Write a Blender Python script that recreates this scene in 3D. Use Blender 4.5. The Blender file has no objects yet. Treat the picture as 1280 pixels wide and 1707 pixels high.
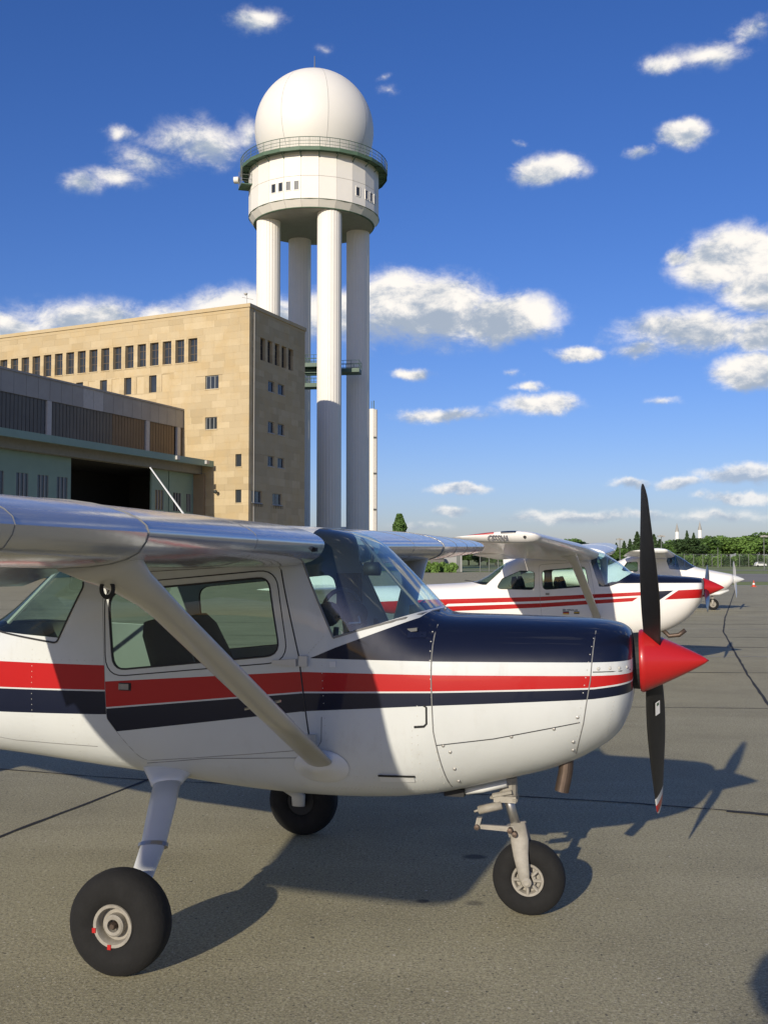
import bpy, bmesh, math, random
from mathutils import Vector, Matrix, noise as mnoise
R = math.radians
random.seed(11)
scn = bpy.context.scene
COL = scn.collection

# ------------------------------------------------------------------ camera
cam_d = bpy.data.cameras.new('camera'); cam = bpy.data.objects.new('camera', cam_d); COL.objects.link(cam)
cam_d.sensor_fit = 'HORIZONTAL'; cam_d.sensor_width = 36.0; cam_d.lens = 36.0*1760/1280
cam_d.clip_start = 0.05; cam_d.clip_end = 6000
cam.location = (0, 0, 1.75)
cam.rotation_euler = (R(90) + math.atan(75.5/1760), 0, 0)
scn.camera = cam

# ------------------------------------------------------------------ sun, exposure
SUN = Vector((-1.3988, -3.3317, 1.275)).normalized()
sd = bpy.data.lights.new('sun', 'SUN'); sun = bpy.data.objects.new('sun', sd); COL.objects.link(sun)
sd.energy = 4.7; sd.angle = R(0.55); sd.color = (1.0, 0.90, 0.74)
sun.rotation_euler = SUN.to_track_quat('Z', 'Y').to_euler()
sun.location = SUN*60
scn.view_settings.view_transform = 'Standard'; scn.view_settings.look = 'None'
scn.view_settings.exposure = 0.0; scn.view_settings.gamma = 1.0; scn.view_settings.use_curve_mapping = False

# ------------------------------------------------------------------ world: Nishita sky with cumulus clouds laid out by azimuth and elevation
def pix_dir(px, py):
    u = (px-640)/1760; v = (853.5-py)/1760
    p = math.atan(75.5/1760)
    d = Vector((u, math.cos(p)-v*math.sin(p), math.sin(p)+v*math.cos(p))).normalized()
    return math.atan2(d.x, d.y), math.asin(d.z)

def make_world():
    w = bpy.data.worlds.new('World'); scn.world = w; w.use_nodes = True
    nt = w.node_tree; N = nt.nodes; L = nt.links; N.clear()
    def m(op, a, b=None, c=None, clamp=False):
        n = N.new('ShaderNodeMath'); n.operation = op; n.use_clamp = clamp
        for i, v in enumerate((a, b, c)):
            if v is None: continue
            if isinstance(v, (int, float)): n.inputs[i].default_value = v
            else: L.new(v, n.inputs[i])
        return n.outputs[0]
    def mixc(f, a, b, op='MIX'):
        n = N.new('ShaderNodeMix'); n.data_type = 'RGBA'; n.blend_type = op
        for s, v in ((n.inputs[0], f), (n.inputs[6], a), (n.inputs[7], b)):
            if isinstance(v, (int, float)): s.default_value = v
            elif isinstance(v, tuple): s.default_value = v
            else: L.new(v, s)
        return n.outputs[2]
    def smooth(x, a, b):
        n = N.new('ShaderNodeMapRange'); n.interpolation_type = 'SMOOTHSTEP'
        L.new(x, n.inputs[0]); n.inputs[1].default_value = a; n.inputs[2].default_value = b
        return n.outputs[0]
    tc = N.new('ShaderNodeTexCoord'); sep = N.new('ShaderNodeSeparateXYZ'); L.new(tc.outputs['Generated'], sep.inputs[0])
    X, Y, Z = sep.outputs
    az = m('ARCTAN2', X, Y); el = m('ARCSINE', Z)
    sky = N.new('ShaderNodeTexSky'); sky.sky_type = 'NISHITA'; sky.sun_disc = False
    sky.sun_elevation = math.asin(SUN.z); sky.sun_rotation = math.atan2(SUN.x, SUN.y)
    sky.altitude = 100; sky.air_density = 1.0; sky.dust_density = 0.6; sky.ozone_density = 2.6
    hs = N.new('ShaderNodeHueSaturation'); hs.inputs['Saturation'].default_value = 1.22; hs.inputs['Value'].default_value = 1.0
    L.new(sky.outputs[0], hs.inputs['Color'])
    blue = mixc(1.0, hs.outputs[0], (.95, .985, 1.50, 1), 'MULTIPLY')
    def noise(scale, detail, rough, off=(0, 0, 0), zs=1.7, dist=0.0):
        mp = N.new('ShaderNodeMapping'); L.new(tc.outputs['Generated'], mp.inputs[0])
        mp.inputs['Location'].default_value = off; mp.inputs['Scale'].default_value = (1, 1, zs)
        n = N.new('ShaderNodeTexNoise'); n.inputs['Scale'].default_value = scale; n.inputs['Detail'].default_value = detail
        n.inputs['Roughness'].default_value = rough; n.inputs['Distortion'].default_value = dist
        L.new(mp.outputs[0], n.inputs['Vector']); return n.outputs['Fac']
    n1 = noise(22, 11, 0.68, dist=0.3)
    n1s = noise(24, 6, 0.60, off=(-0.006, 0.0, 0.017), dist=0.2)
    n2 = noise(5, 3, 0.5, off=(3, 1, 2))
    # each row: centre px, radii px (x, up, down), density
    blobs = [
        (705, 535, 175, 105, 72, 1.0), (835, 552, 128, 84, 44, 1.0), (660, 505, 90, 80, 80, 1.0), (560, 520, 130, 60, 60, .8),
        (420, 520, 190, 56, 70, .95), (180, 545, 230, 55, 60, 0.8), (20, 552, 80, 42, 60, 1.0), (300, 520, 120, 32, 60, .8),
        (1235, 440, 165, 82, 62, 1.0), (1290, 490, 120, 80, 60, .9), (1130, 430, 45, 26, 20, .75),
        (1170, 552, 230, 56, 50, .78), (1060, 580, 80, 26, 28, .6), (1275, 565, 95, 60, 46, 1.0), (955, 587, 60, 20, 18, .8),
        (1255, 625, 100, 48, 44, 1.0),
        (905, 280, 82, 38, 40, .85), (1138, 222, 58, 32, 28, .85), (1072, 250, 42, 16, 18, .6), (865, 238, 20, 9, 9, .35),
        (1180, 90, 110, 34, 40, .52), (1250, 55, 60, 40, 30, .5), (1110, 105, 50, 28, 30, .55),
        (330, 232, 120, 52, 58, .62), (240, 262, 90, 46, 50, .42), (130, 296, 70, 24, 30, .5), (200, 216, 50, 20, 20, .5), (410, 210, 50, 36, 60, .5), (190, 288, 90, 26, 30, .5),
        (425, 32, 70, 36, 32, .62), (640, 155, 30, 16, 14, .3), (640, 130, 24, 10, 10, .3), (550, 88, 22, 16, 10, .25),
        (740, 688, 120, 20, 22, .75), (905, 678, 95, 28, 24, .78), (690, 622, 60, 16, 12, .6), (885, 648, 36, 12, 10, .6), (1110, 670, 45, 12, 12, .45), (855, 626, 20, 12, 10, .35),
        (770, 814, 77, 14, 11, 0.81), (752, 852, 50, 18, 11, 0.9), (1040, 803, 50, 13, 13, 0.74), (1130, 805, 75, 18, 15, 0.81), (1230, 795, 112, 32, 23, 0.9), (1240, 832, 112, 16, 13, 0.68),
        (1170, 830, 30, 14, 10, .5), (960, 862, 162, 18, 15, 0.68), (1060, 858, 75, 16, 13, 0.61), (1200, 860, 137, 16, 15, 0.54), (880, 865, 75, 16, 13, 0.47), (700, 880, 75, 16, 10, 0.47),
    ]
    M = None; G = None; Wt = None
    ae = N.new('ShaderNodeCombineXYZ'); L.new(az, ae.inputs[0]); L.new(el, ae.inputs[1])
    wn = N.new('ShaderNodeTexNoise'); wn.inputs['Scale'].default_value = 15; wn.inputs['Detail'].default_value = 6; wn.inputs['Roughness'].default_value = .62; L.new(tc.outputs['Generated'], wn.inputs['Vector'])
    def vm(op, a, b=None, c=None):
        n = N.new('ShaderNodeVectorMath'); n.operation = op
        for i, v in enumerate((a, b, c)):
            if v is None: continue
            if isinstance(v, tuple): n.inputs[i].default_value = v
            else: L.new(v, n.inputs[i])
        return n.outputs['Value'] if op in ('LENGTH', 'DOT_PRODUCT') else n.outputs['Vector']
    aw = vm('ADD', ae.outputs[0], vm('MULTIPLY_ADD', wn.outputs['Color'], (.060, .030, 0), (-.030, -.015, 0)))
    for (cx, cy, rx, ru, rd, st) in blobs:
        cy += (rd-ru)/2; rr = (ru+rd)/2
        a0, e0 = pix_dir(cx, cy); a1, _ = pix_dir(cx+rx, cy); _, e1 = pix_dir(cx, cy-rr)
        sa, se = 1/abs(a1-a0), 1/abs(e1-e0)
        p = vm('MULTIPLY_ADD', aw, (sa, se, 0), (-a0*sa, -e0*se, 0))
        k = m('MULTIPLY_ADD', vm('LENGTH', p), -st, st)
        wgt = m('MAXIMUM', k, 0.0); dv = vm('DOT_PRODUCT', p, (0, .5, 0))
        M = k if M is None else m('MAXIMUM', M, k)
        G = m('MULTIPLY', wgt, dv) if G is None else m('MULTIPLY_ADD', wgt, dv, G)
        Wt = wgt if Wt is None else m('ADD', Wt, wgt)
    # the same kind of broken cumulus goes on round the rest of the sky
    front = m('MULTIPLY', m('GREATER_THAN', Y, 0.0), m('MULTIPLY', m('LESS_THAN', m('ABSOLUTE', az), 0.42), m('LESS_THAN', el, 0.52)))
    rest = m('SUBTRACT', m('MULTIPLY', smooth(n2, 0.56, 0.80), 0.9), m('MULTIPLY', front, 2.0))
    rest = m('SUBTRACT', rest, m('MULTIPLY', m('LESS_THAN', el, 0.0), 3.0))
    M = m('MAXIMUM', M, rest)
    dens = m('ADD', m('MULTIPLY', M, 2.5), m('MULTIPLY', m('SUBTRACT', n1, 0.52), 2.6))
    alpha = smooth(dens, 0.0, 1.35)
    alpha = m('MULTIPLY', alpha, smooth(M, -0.08, 0.46))
    vert = m('DIVIDE', G, m('ADD', Wt, 0.02))
    lit = m('ADD', m('MULTIPLY', m('SUBTRACT', n1, n1s), 2.6), m('MULTIPLY', vert, 1.55))
    lit = m('SUBTRACT', lit, m('MULTIPLY', smooth(dens, 0.5, 2.0), 0.12))
    litm = smooth(lit, -0.55, 0.42)
    ccol = mixc(litm, (5.0, 5.9, 7.3, 1), (13.2, 12.6, 11.8, 1))
    ccol = mixc(smooth(el, 0.0, 0.16), mixc(0.65, blue, ccol), ccol)
    full = mixc(alpha, blue, ccol)
    bg = N.new('ShaderNodeBackground'); bg.inputs['Strength'].default_value = 0.078
    L.new(full, bg.inputs['Color'])
    out = N.new('ShaderNodeOutputWorld'); L.new(bg.outputs[0], out.inputs[0])
    w.cycles.sampling_method = 'MANUAL'; w.cycles.sample_map_resolution = 512
make_world()

# ------------------------------------------------------------------ materials
MATS = {}
class NT:
    """small helper round a material node tree"""
    def __init__(s, name):
        s.mat = bpy.data.materials.new(name); s.mat.use_nodes = True
        s.t = s.mat.node_tree; s.N = s.t.nodes; s.L = s.t.links
        s.b = s.N['Principled BSDF']; s.out = s.N['Material Output']
        s._obj = None
    def obj(s):
        if s._obj is None: s._obj = s.N.new('ShaderNodeTexCoord')
        return s._obj.outputs['Object']
    def gen(s):
        if s._obj is None: s._obj = s.N.new('ShaderNodeTexCoord')
        return s._obj.outputs['Generated']
    def m(s, op, a, b=None, clamp=False):
        n = s.N.new('ShaderNodeMath'); n.operation = op; n.use_clamp = clamp
        for i, v in enumerate((a, b)):
            if v is None: continue
            if isinstance(v, (int, float)): n.inputs[i].default_value = v
            else: s.L.new(v, n.inputs[i])
        return n.outputs[0]
    def mix(s, f, a, b, op='MIX'):
        n = s.N.new('ShaderNodeMix'); n.data_type = 'RGBA'; n.blend_type = op
        for k, v in ((n.inputs[0], f), (n.inputs[6], a), (n.inputs[7], b)):
            if isinstance(v, (int, float)): k.default_value = v
            elif isinstance(v, tuple): k.default_value = v if len(v) == 4 else (*v, 1)
            else: s.L.new(v, k)
        return n.outputs[2]
    def noise(s, scale, detail=4, rough=0.55, vec=None, sc=None, dist=0.0):
        n = s.N.new('ShaderNodeTexNoise'); n.inputs['Scale'].default_value = scale
        n.inputs['Detail'].default_value = detail; n.inputs['Roughness'].default_value = rough; n.inputs['Distortion'].default_value = dist
        v = vec or s.obj()
        if sc:
            mp = s.N.new('ShaderNodeMapping'); mp.inputs['Scale'].default_value = sc; s.L.new(v, mp.inputs[0]); v = mp.outputs[0]
        s.L.new(v, n.inputs['Vector']); return n.outputs['Fac']
    def ramp(s, x, a, b, smooth=True):
        n = s.N.new('ShaderNodeMapRange'); n.interpolation_type = 'SMOOTHSTEP' if smooth else 'LINEAR'
        s.L.new(x, n.inputs[0]); n.inputs[1].default_value = a; n.inputs[2].default_value = b; return n.outputs[0]
    def bump(s, h, strength, dist=0.01):
        n = s.N.new('ShaderNodeBump'); n.inputs['Strength'].default_value = strength; n.inputs['Distance'].default_value = dist
        s.L.new(h, n.inputs['Height']); s.L.new(n.outputs[0], s.b.inputs['Normal'])
    def set(s, **k):
        for key, v in k.items():
            i = s.b.inputs[key.replace('_', ' ')]
            if isinstance(v, (int, float)): i.default_value = v
            elif isinstance(v, tuple): i.default_value = v if len(v) == 4 else (*v, 1)
            else: s.L.new(v, i)
def M(name, col, rough=0.6, metal=0.0, var=0.12, vscale=3.0, bump=0.0, bscale=40.0, coat=0.0):
    """a plain painted or raw surface with some tonal variation and fine relief"""
    if name in MATS: return MATS[name]
    t = NT(name)
    n = t.noise(vscale, 5, 0.6)
    lo = tuple(c*(1-var) for c in col); hi = tuple(min(1, c*(1+var)) for c in col)
    t.set(Base_Color=t.mix(n, lo, hi), Metallic=metal)
    t.set(Roughness=t.m('ADD', t.m('MULTIPLY', t.noise(vscale*2.3, 4, 0.6), 0.22*rough), rough*0.89))
    if coat: t.set(Coat_Weight=coat, Coat_Roughness=0.06)
    if bump: t.bump(t.noise(bscale, 5, 0.6), bump, 0.01)
    MATS[name] = t.mat; return t.mat
def glass_mat(name, tint, refl=1.45, rough=0.0, haze=0.0):
    if name in MATS: return MATS[name]
    t = NT(name); N, L = t.N, t.L; N.remove(t.b)   # dusty clear plastic or glass
    tr = N.new('ShaderNodeBsdfTransparent'); tr.inputs[0].default_value = (*tint, 1)
    gl = N.new('ShaderNodeBsdfGlossy'); gl.inputs['Roughness'].default_value = rough
    df = N.new('ShaderNodeBsdfDiffuse'); df.inputs[0].default_value = (.48, .56, .58, 1)
    fr = N.new('ShaderNodeFresnel'); ge = N.new('ShaderNodeNewGeometry')   # a thin sheet reflects alike from both sides
    L.new(t.m('POWER', refl, t.m('SUBTRACT', 1.0, t.m('MULTIPLY', ge.outputs['Backfacing'], 2.0))), fr.inputs[0])
    hz = N.new('ShaderNodeMixShader'); hz.inputs[0].default_value = haze
    L.new(tr.outputs[0], hz.inputs[1]); L.new(df.outputs[0], hz.inputs[2])
    mx = N.new('ShaderNodeMixShader'); L.new(fr.outputs[0], mx.inputs[0]); L.new(hz.outputs[0], mx.inputs[1]); L.new(gl.outputs[0], mx.inputs[2])
    L.new(mx.outputs[0], t.out.inputs[0]); MATS[name] = t.mat; return t.mat

def paint_mat(name, base, bands, dirt=0.10, rough=0.34):
    """aircraft paint: bands are (colour, lo points, hi points, x min, x max, slant) in airframe x and z"""
    t = NT(name); N, L = t.N, t.L
    sp = N.new('ShaderNodeSeparateXYZ'); L.new(t.obj(), sp.inputs[0]); x, y, z = sp.outputs
    xn = t.m('MULTIPLY', t.m('ADD', x, 9.0), 1/10.5)
    def curve(pts):
        fc = N.new('ShaderNodeFloatCurve'); c = fc.mapping.curves[0]
        P = [((px+9.0)/10.5, pz/2.5) for px, pz in pts]
        P = [(0.0, P[0][1])] + [p for p in P if 0 < p[0] < 1] + [(1.0, P[-1][1])]
        c.points[0].location = P[0]; c.points[1].location = P[-1]
        for p in P[1:-1]: c.points.new(*p)
        for p in c.points: p.handle_type = 'VECTOR'
        fc.mapping.update(); L.new(xn, fc.inputs['Value']); return t.m('MULTIPLY', fc.outputs[0], 2.5)
    n = t.noise(2.2, 6, 0.65); n2 = t.noise(9, 5, 0.7, sc=(1, 1, .35))
    col = t.mix(t.m('MULTIPLY', t.ramp(n, 0.4, 0.75), dirt), base, tuple(c*0.72 for c in base))
    col = t.mix(t.m('MULTIPLY', t.ramp(n2, 0.55, 0.8), dirt*0.9), col, (.33, .30, .24))
    for (c, lo, hi, x0, x1, sl) in bands:
        k = t.m('MULTIPLY', t.m('GREATER_THAN', z, curve(lo)), t.m('LESS_THAN', z, curve(hi)))
        xs = t.m('SUBTRACT', x, t.m('MULTIPLY', z, sl)) if sl else x
        k = t.m('MULTIPLY', k, t.m('MULTIPLY', t.m('GREATER_THAN', xs, x0), t.m('LESS_THAN', xs, x1)))
        c2 = t.mix(t.m('MULTIPLY', n, 0.5), c, tuple(v*0.8 for v in c))
        col = t.mix(k, col, c2)
    t.set(Base_Color=col, Coat_Weight=0.35, Coat_Roughness=0.04, Specular_IOR_Level=0.14)
    t.set(Roughness=t.m('ADD', t.m('MULTIPLY', n2, 0.18), rough))
    t.bump(t.noise(3.2, 3, 0.5), 0.10, 0.03)
    return t.mat

WHITE = (.565, .585, .57); RED = (.42, .012, .012); NAVY = (.006, .009, .024)

def stone_mat():
    t = NT('limestone')
    at = t.N.new('ShaderNodeAttribute'); at.attribute_name = 'tone'
    n = t.noise(0.55, 6, 0.6); n2 = t.noise(6, 5, 0.65); n3 = t.noise(1.4, 5, 0.7, sc=(1, 1, .18))
    c = t.mix(at.outputs['Fac'], (.43, .335, .19), (.58, .468, .285))
    c = t.mix(t.m('MULTIPLY', t.ramp(n, .42, .7), .6), c, (.50, .36, .17))
    c = t.mix(t.m('MULTIPLY', t.ramp(n3, .5, .8), .45), c, (.38, .295, .165))
    c = t.mix(t.m('MULTIPLY', n2, .34), c, (.32, .26, .16))
    t.set(Base_Color=c, Roughness=0.85); t.bump(n2, .35, .02); MATS['stone'] = t.mat
stone_mat()

def apron_mat():
    t = NT('worn_concrete'); N, L = t.N, t.L
    big = t.noise(0.10, 6, .6); mid = t.noise(0.9, 6, .65); fine = t.noise(42, 6, .8); grit = t.noise(75, 4, .85); speck = t.noise(38, 2, .5)
    streak = t.noise(0.30, 6, .65, sc=(1.0, 3.4, 1)); patch = t.noise(3.5, 5, .7)
    c = t.mix(big, (.345, .315, .185), (.450, .412, .250))
    c = t.mix(t.m('MULTIPLY', t.ramp(mid, .40, .72), .65), c, (.26, .237, .137))
    c = t.mix(t.m('MULTIPLY', t.ramp(patch, .48, .75), .35), c, (.285, .26, .155))
    c = t.mix(t.m('MULTIPLY', t.ramp(streak, .48, .7), .55), c, (.51, .465, .295))
    c = t.mix(t.m('MULTIPLY', t.ramp(fine, .40, .62), .50), c, (.19, .165, .107))
    c = t.mix(t.m('MULTIPLY', t.ramp(grit, .535, .625), .60), c, (.62, .57, .44))
    c = t.mix(t.m('MULTIPLY', t.ramp(grit, .47, .39), .65), c, (.065, .058, .045))
    c = t.mix(t.m('MULTIPLY', t.ramp(speck, .66, .72), .85), c, (.06, .055, .045))
    c = t.mix(t.m('MULTIPLY', t.ramp(speck, .31, .25), .8), c, (.66, .62, .52))
    sp = N.new('ShaderNodeSeparateXYZ'); L.new(t.obj(), sp.inputs[0])
    wob = t.m('MULTIPLY', t.m('SUBTRACT', t.noise(9, 4, .6), .5), .9)
    for (sx, sy, rx, ry, k) in ((.53, 6.25, .075, .055, .75), (.2, 5.45, .035, .03, .8), (.46, 5.42, .05, .04, .55), (2.9, 4.7, .05, .04, .6), (-2.6, 5.3, .5, .9, .18), (1.9, 4.0, .7, .5, .16)):
        dx = t.m('MULTIPLY', t.m('SUBTRACT', sp.outputs[0], sx), 1/rx); dy = t.m('MULTIPLY', t.m('SUBTRACT', sp.outputs[1], sy), 1/ry)
        d = t.m('ADD', t.m('SQRT', t.m('ADD', t.m('MULTIPLY', dx, dx), t.m('MULTIPLY', dy, dy))), wob)
        c = t.mix(t.m('MULTIPLY', t.ramp(d, 1.25, .55), k), c, (.03, .028, .026))
    t.set(Base_Color=c, Roughness=.88)
    h = t.m('ADD', t.m('MULTIPLY', grit, .5), t.m('MULTIPLY', fine, .7))
    t.bump(h, .7, .008); MATS['apron'] = t.mat
apron_mat()

def polished_mat():
    t = NT('polished_aluminium')
    n = t.noise(7, 5, .65); n2 = t.noise(2.6, 3, .5); n3 = t.noise(30, 4, .7)
    c = t.mix(t.m('MULTIPLY', t.ramp(n, .5, .8), .35), (.58, .59, .59), (.47, .465, .44))
    t.set(Base_Color=c, Metallic=.62); t.set(Roughness=t.m('ADD', t.m('MULTIPLY', t.ramp(n3, .45, .8), .10), .17))
    t.bump(n2, .10, .05); MATS['polished'] = t.mat
polished_mat()

M('white_paint', (.62, .63, .61), .32, var=.06, coat=.4)
M('wing_white', (.72, .72, .69), .35, var=.10, vscale=2, coat=.3)
M('strut_grey', (.50, .49, .44), .35, var=.12, coat=.4)
M('red_paint', RED, .36, coat=.25); M('navy_paint', NAVY, .36, coat=.3)
M('rubber', (.006, .0058, .0056), .9, var=.35, vscale=9, bump=.25, bscale=60)
M('rim_white', (.27, .25, .21), .55, var=.45, vscale=25)
M('blade_black', (.012, .012, .012), .5, var=.3, vscale=20)
M('dark', (.012, .012, .012), .7); M('seam', (.03, .03, .032), .7); M('seam_soft', (.20, .20, .19), .6)
M('steel', (.45, .44, .42), .35, metal=.9); M('rust_pipe', (.11, .08, .062), .55, metal=.7, var=.4, vscale=20)
M('cabin_dark', (.12, .125, .12), .8, bump=.2); M('cabin_grey', (.24, .25, .245), .8); M('seat_fabric', (.035, .035, .04), .9, bump=.4, bscale=120)
M('panel_black', (.02, .02, .02), .6)
M('tower_white', (.76, .73, .66), .6, var=.05, vscale=.6); M('radome_white', (.74, .72, .66), .5, var=.05, vscale=.25)
M('tower_soffit', (.30, .29, .25), .7, var=.2, vscale=1); M('rail_green', (.06, .11, .075), .55, var=.2)
M('deck_green', (.075, .13, .08), .6, var=.25); M('window_dark', (.03, .035, .04), .25, var=.4)
M('frame_brown', (.10, .075, .05), .6); M('frame_grey', (.28, .29, .28), .6); M('frame_dark', (.04, .045, .04), .6)
M('fascia_grey', (.31, .30, .275), .65, var=.22, vscale=.7); M('clere_reflection', (.15, .10, .055), .6, var=.4, vscale=.5); M('clere_dark', (.085, .082, .07), .5, var=.4, vscale=.5)
M('hangar_green', (.225, .325, .265), .7, var=.12, vscale=.8); M('hangar_soffit', (.24, .235, .20), .8, var=.2)
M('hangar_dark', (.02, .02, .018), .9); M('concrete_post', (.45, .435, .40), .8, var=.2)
M('white_wall', (.75, .75, .73), .7); M('brown_wall', (.30, .22, .13), .85, var=.2, vscale=1)
M('leaf', (.075, .145, .028), .75, var=.45, vscale=.9); M('leaf_dark', (.040, .080, .022), .8, var=.45, vscale=.8); M('leaf_light', (.115, .205, .038), .75, var=.4, vscale=.9)
M('bark', (.07, .055, .04), .9, var=.3); M('grass', (.20, .235, .065), .9, var=.5, vscale=.06); M('asphalt_far', (.25, .235, .19), .9, var=.25, vscale=.05)
M('fence_metal', (.13, .14, .13), .6); M('tar', (.022, .021, .019), .85, var=.4, vscale=20); M('pale_line', (.42, .41, .37), .8, var=.2)
M('shed_grey', (.30, .30, .29), .7, var=.2, vscale=.6); M('skin', (.45, .28, .2), .6); M('jacket', (.06, .07, .10), .85); M('jeans', (.05, .07, .13), .9)
M('cone_red', (.55, .06, .02), .6); M('gold', (.65, .42, .05), .6)
t_ = glass_mat('windshield_glass', (.68, .86, .90), 1.75, haze=.03); glass_mat('side_glass', (.66, .80, .72), 1.40, haze=.01)
glass_mat('blue_glass', (.30, .42, .75), 1.7, haze=.05)
def window_glass():
    t = NT('window_pane'); n = t.noise(.6, 3, .5)
    t.set(Base_Color=t.mix(n, (.015, .018, .022), (.05, .06, .07)), Roughness=.06); t.bump(t.noise(.8, 2, .5), .12, .05); MATS['pane'] = t.mat
window_glass()

# ------------------------------------------------------------------ mesh helpers
def link(name, me, mat=None, parent=None, smooth=False):
    o = bpy.data.objects.new(name, me); COL.objects.link(o)
    if mat is not None and not me.materials:
        for x in (mat if isinstance(mat, (list, tuple)) else [mat]): me.materials.append(MATS[x] if isinstance(x, str) else x)
    if smooth:
        for p in me.polygons: p.use_smooth = True
    if parent is not None: o.parent = parent
    return o
def tag(o, label=None, cat=None, group=None, kind=None):
    if label: o['label'] = label
    if cat: o['category'] = cat
    if group: o['group'] = group
    if kind: o['kind'] = kind
    return o
def empty(name, loc=(0, 0, 0), rz=0.0):
    o = bpy.data.objects.new(name, None); COL.objects.link(o); o.location = loc; o.rotation_euler = (0, 0, rz); o.empty_display_size = .2
    return o
class MB:
    def __init__(s): s.v = []; s.f = []; s.tone = []; s.mi = []
    def add(s, vs, fs, tone=0.5, mi=0):
        b = len(s.v); s.v += [tuple(v) for v in vs]
        for f in fs: s.f.append(tuple(i+b for i in f)); s.tone.append(tone); s.mi.append(mi)
        return s
    def hexa(s, c, tone=.5, mi=0):
        """c: 4 bottom corners then 4 top corners, counter-clockwise from above"""
        return s.add(c, [(3, 2, 1, 0), (4, 5, 6, 7), (0, 1, 5, 4), (1, 2, 6, 5), (2, 3, 7, 6), (3, 0, 4, 7)], tone, mi)
    def box(s, x0, x1, y0, y1, z0, z1, tone=.5, mi=0):
        return s.hexa([(x0, y0, z0), (x1, y0, z0), (x1, y1, z0), (x0, y1, z0), (x0, y0, z1), (x1, y0, z1), (x1, y1, z1), (x0, y1, z1)], tone, mi)
    def tube(s, pts, r, n=8, cap=True, ry=None, up=None, mi=0):
        """sweep a circle (or ellipse, ry along up) along pts; r may be a list"""
        pts = [Vector(p) for p in pts]; k = len(pts)
        rs = r if isinstance(r, (list, tuple)) else [r]*k
        rys = (ry if isinstance(ry, (list, tuple)) else [ry]*k) if ry is not None else rs
        vs = []; a = None
        for i, p in enumerate(pts):
            d = (pts[min(i+1, k-1)] - pts[max(i-1, 0)]).normalized()
            if up is not None: u = Vector(up); a = (u - d*u.dot(d)).normalized()
            elif a is None:
                u = Vector((0, 0, 1)) if abs(d.z) < .9 else Vector((1, 0, 0)); a = (u - d*u.dot(d)).normalized()
            else: a = (a - d*a.dot(d)).normalized()
            b = d.cross(a)
            for j in range(n):
                t = 2*math.pi*j/n; vs.append(p + a*math.cos(t)*rys[i] + b*math.sin(t)*rs[i])
        fs = [(i*n+j, i*n+(j+1) % n, (i+1)*n+(j+1) % n, (i+1)*n+j) for i in range(k-1) for j in range(n)]
        if cap: fs += [tuple(reversed(range(n))), tuple((k-1)*n+j for j in range(n))]
        return s.add(vs, fs, mi=mi)
    def lathe(s, prof, n=32, axis='z', c=(0, 0, 0), a0=0.0, a1=2*math.pi, close=True, mi=0):
        """prof: (radius, height) pairs"""
        vs = []; full = abs(a1-a0-2*math.pi) < 1e-6; m_ = n if full else n+1
        for r, h in prof:
            for j in range(m_):
                t = a0+(a1-a0)*j/n; x, y = r*math.cos(t), r*math.sin(t)
                p = {'z': (x, y, h), 'y': (y, h, x), 'x': (h, x, y)}[axis]
                vs.append((p[0]+c[0], p[1]+c[1], p[2]+c[2]))
        fs = []
        for i in range(len(prof)-1):
            for j in range(n):
                j2 = (j+1) % m_ if full else j+1
                fs.append((i*m_+j, i*m_+j2, (i+1)*m_+j2, (i+1)*m_+j))
        if close and full:
            if prof[0][0] > 1e-6: fs.append(tuple(reversed(range(n))))
            if prof[-1][0] > 1e-6: fs.append(tuple((len(prof)-1)*m_+j for j in range(n)))
        return s.add(vs, fs, mi=mi)
    def mesh(s, name, tone=False):
        me = bpy.data.meshes.new(name); me.from_pydata(s.v, [], s.f); me.validate()
        if any(s.mi):
            for p, i in zip(me.polygons, s.mi): p.material_index = i
        if tone:
            at = me.attributes.new('tone', 'FLOAT', 'FACE')
            at.data.foreach_set('value', s.tone)
        me.update(); return me
    def build(s, name, mat, parent=None, smooth=False, tone=False):
        return link(name, s.mesh(name, tone), mat, parent, smooth)
def bm_fix(me):
    b = bmesh.new(); b.from_mesh(me); bmesh.ops.remove_doubles(b, verts=b.verts, dist=1e-5); bmesh.ops.recalc_face_normals(b, faces=b.faces); b.to_mesh(me); b.free()
def auto_smooth(o, ang=40):
    me = o.data
    for p in me.polygons: p.use_smooth = True
    b = bmesh.new(); b.from_mesh(me)
    for e in b.edges:
        if len(e.link_faces) == 2 and e.calc_face_angle(0) > R(ang): e.smooth = False
    b.to_mesh(me); b.free()
    return o
def text_mesh(name, body, size, mat, parent, mtx, shear=0.0, extrude=0.0006, width=None):
    cu = bpy.data.curves.new(name, 'FONT'); cu.body = body; cu.size = size; cu.extrude = extrude; cu.shear = shear; cu.offset = size*.022
    tmp = bpy.data.objects.new(name+'_tmp', cu); COL.objects.link(tmp)
    dg = bpy.context.evaluated_depsgraph_get(); me = bpy.data.meshes.new_from_object(tmp.evaluated_get(dg))
    bpy.data.objects.remove(tmp); bpy.data.curves.remove(cu)
    if width:
        xs = [v.co.x for v in me.vertices]; k = width/(max(xs)-min(xs))
        for v in me.vertices: v.co.x *= k
    me.transform(mtx); me.materials.clear()
    return link(name, me, mat, parent)

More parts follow.
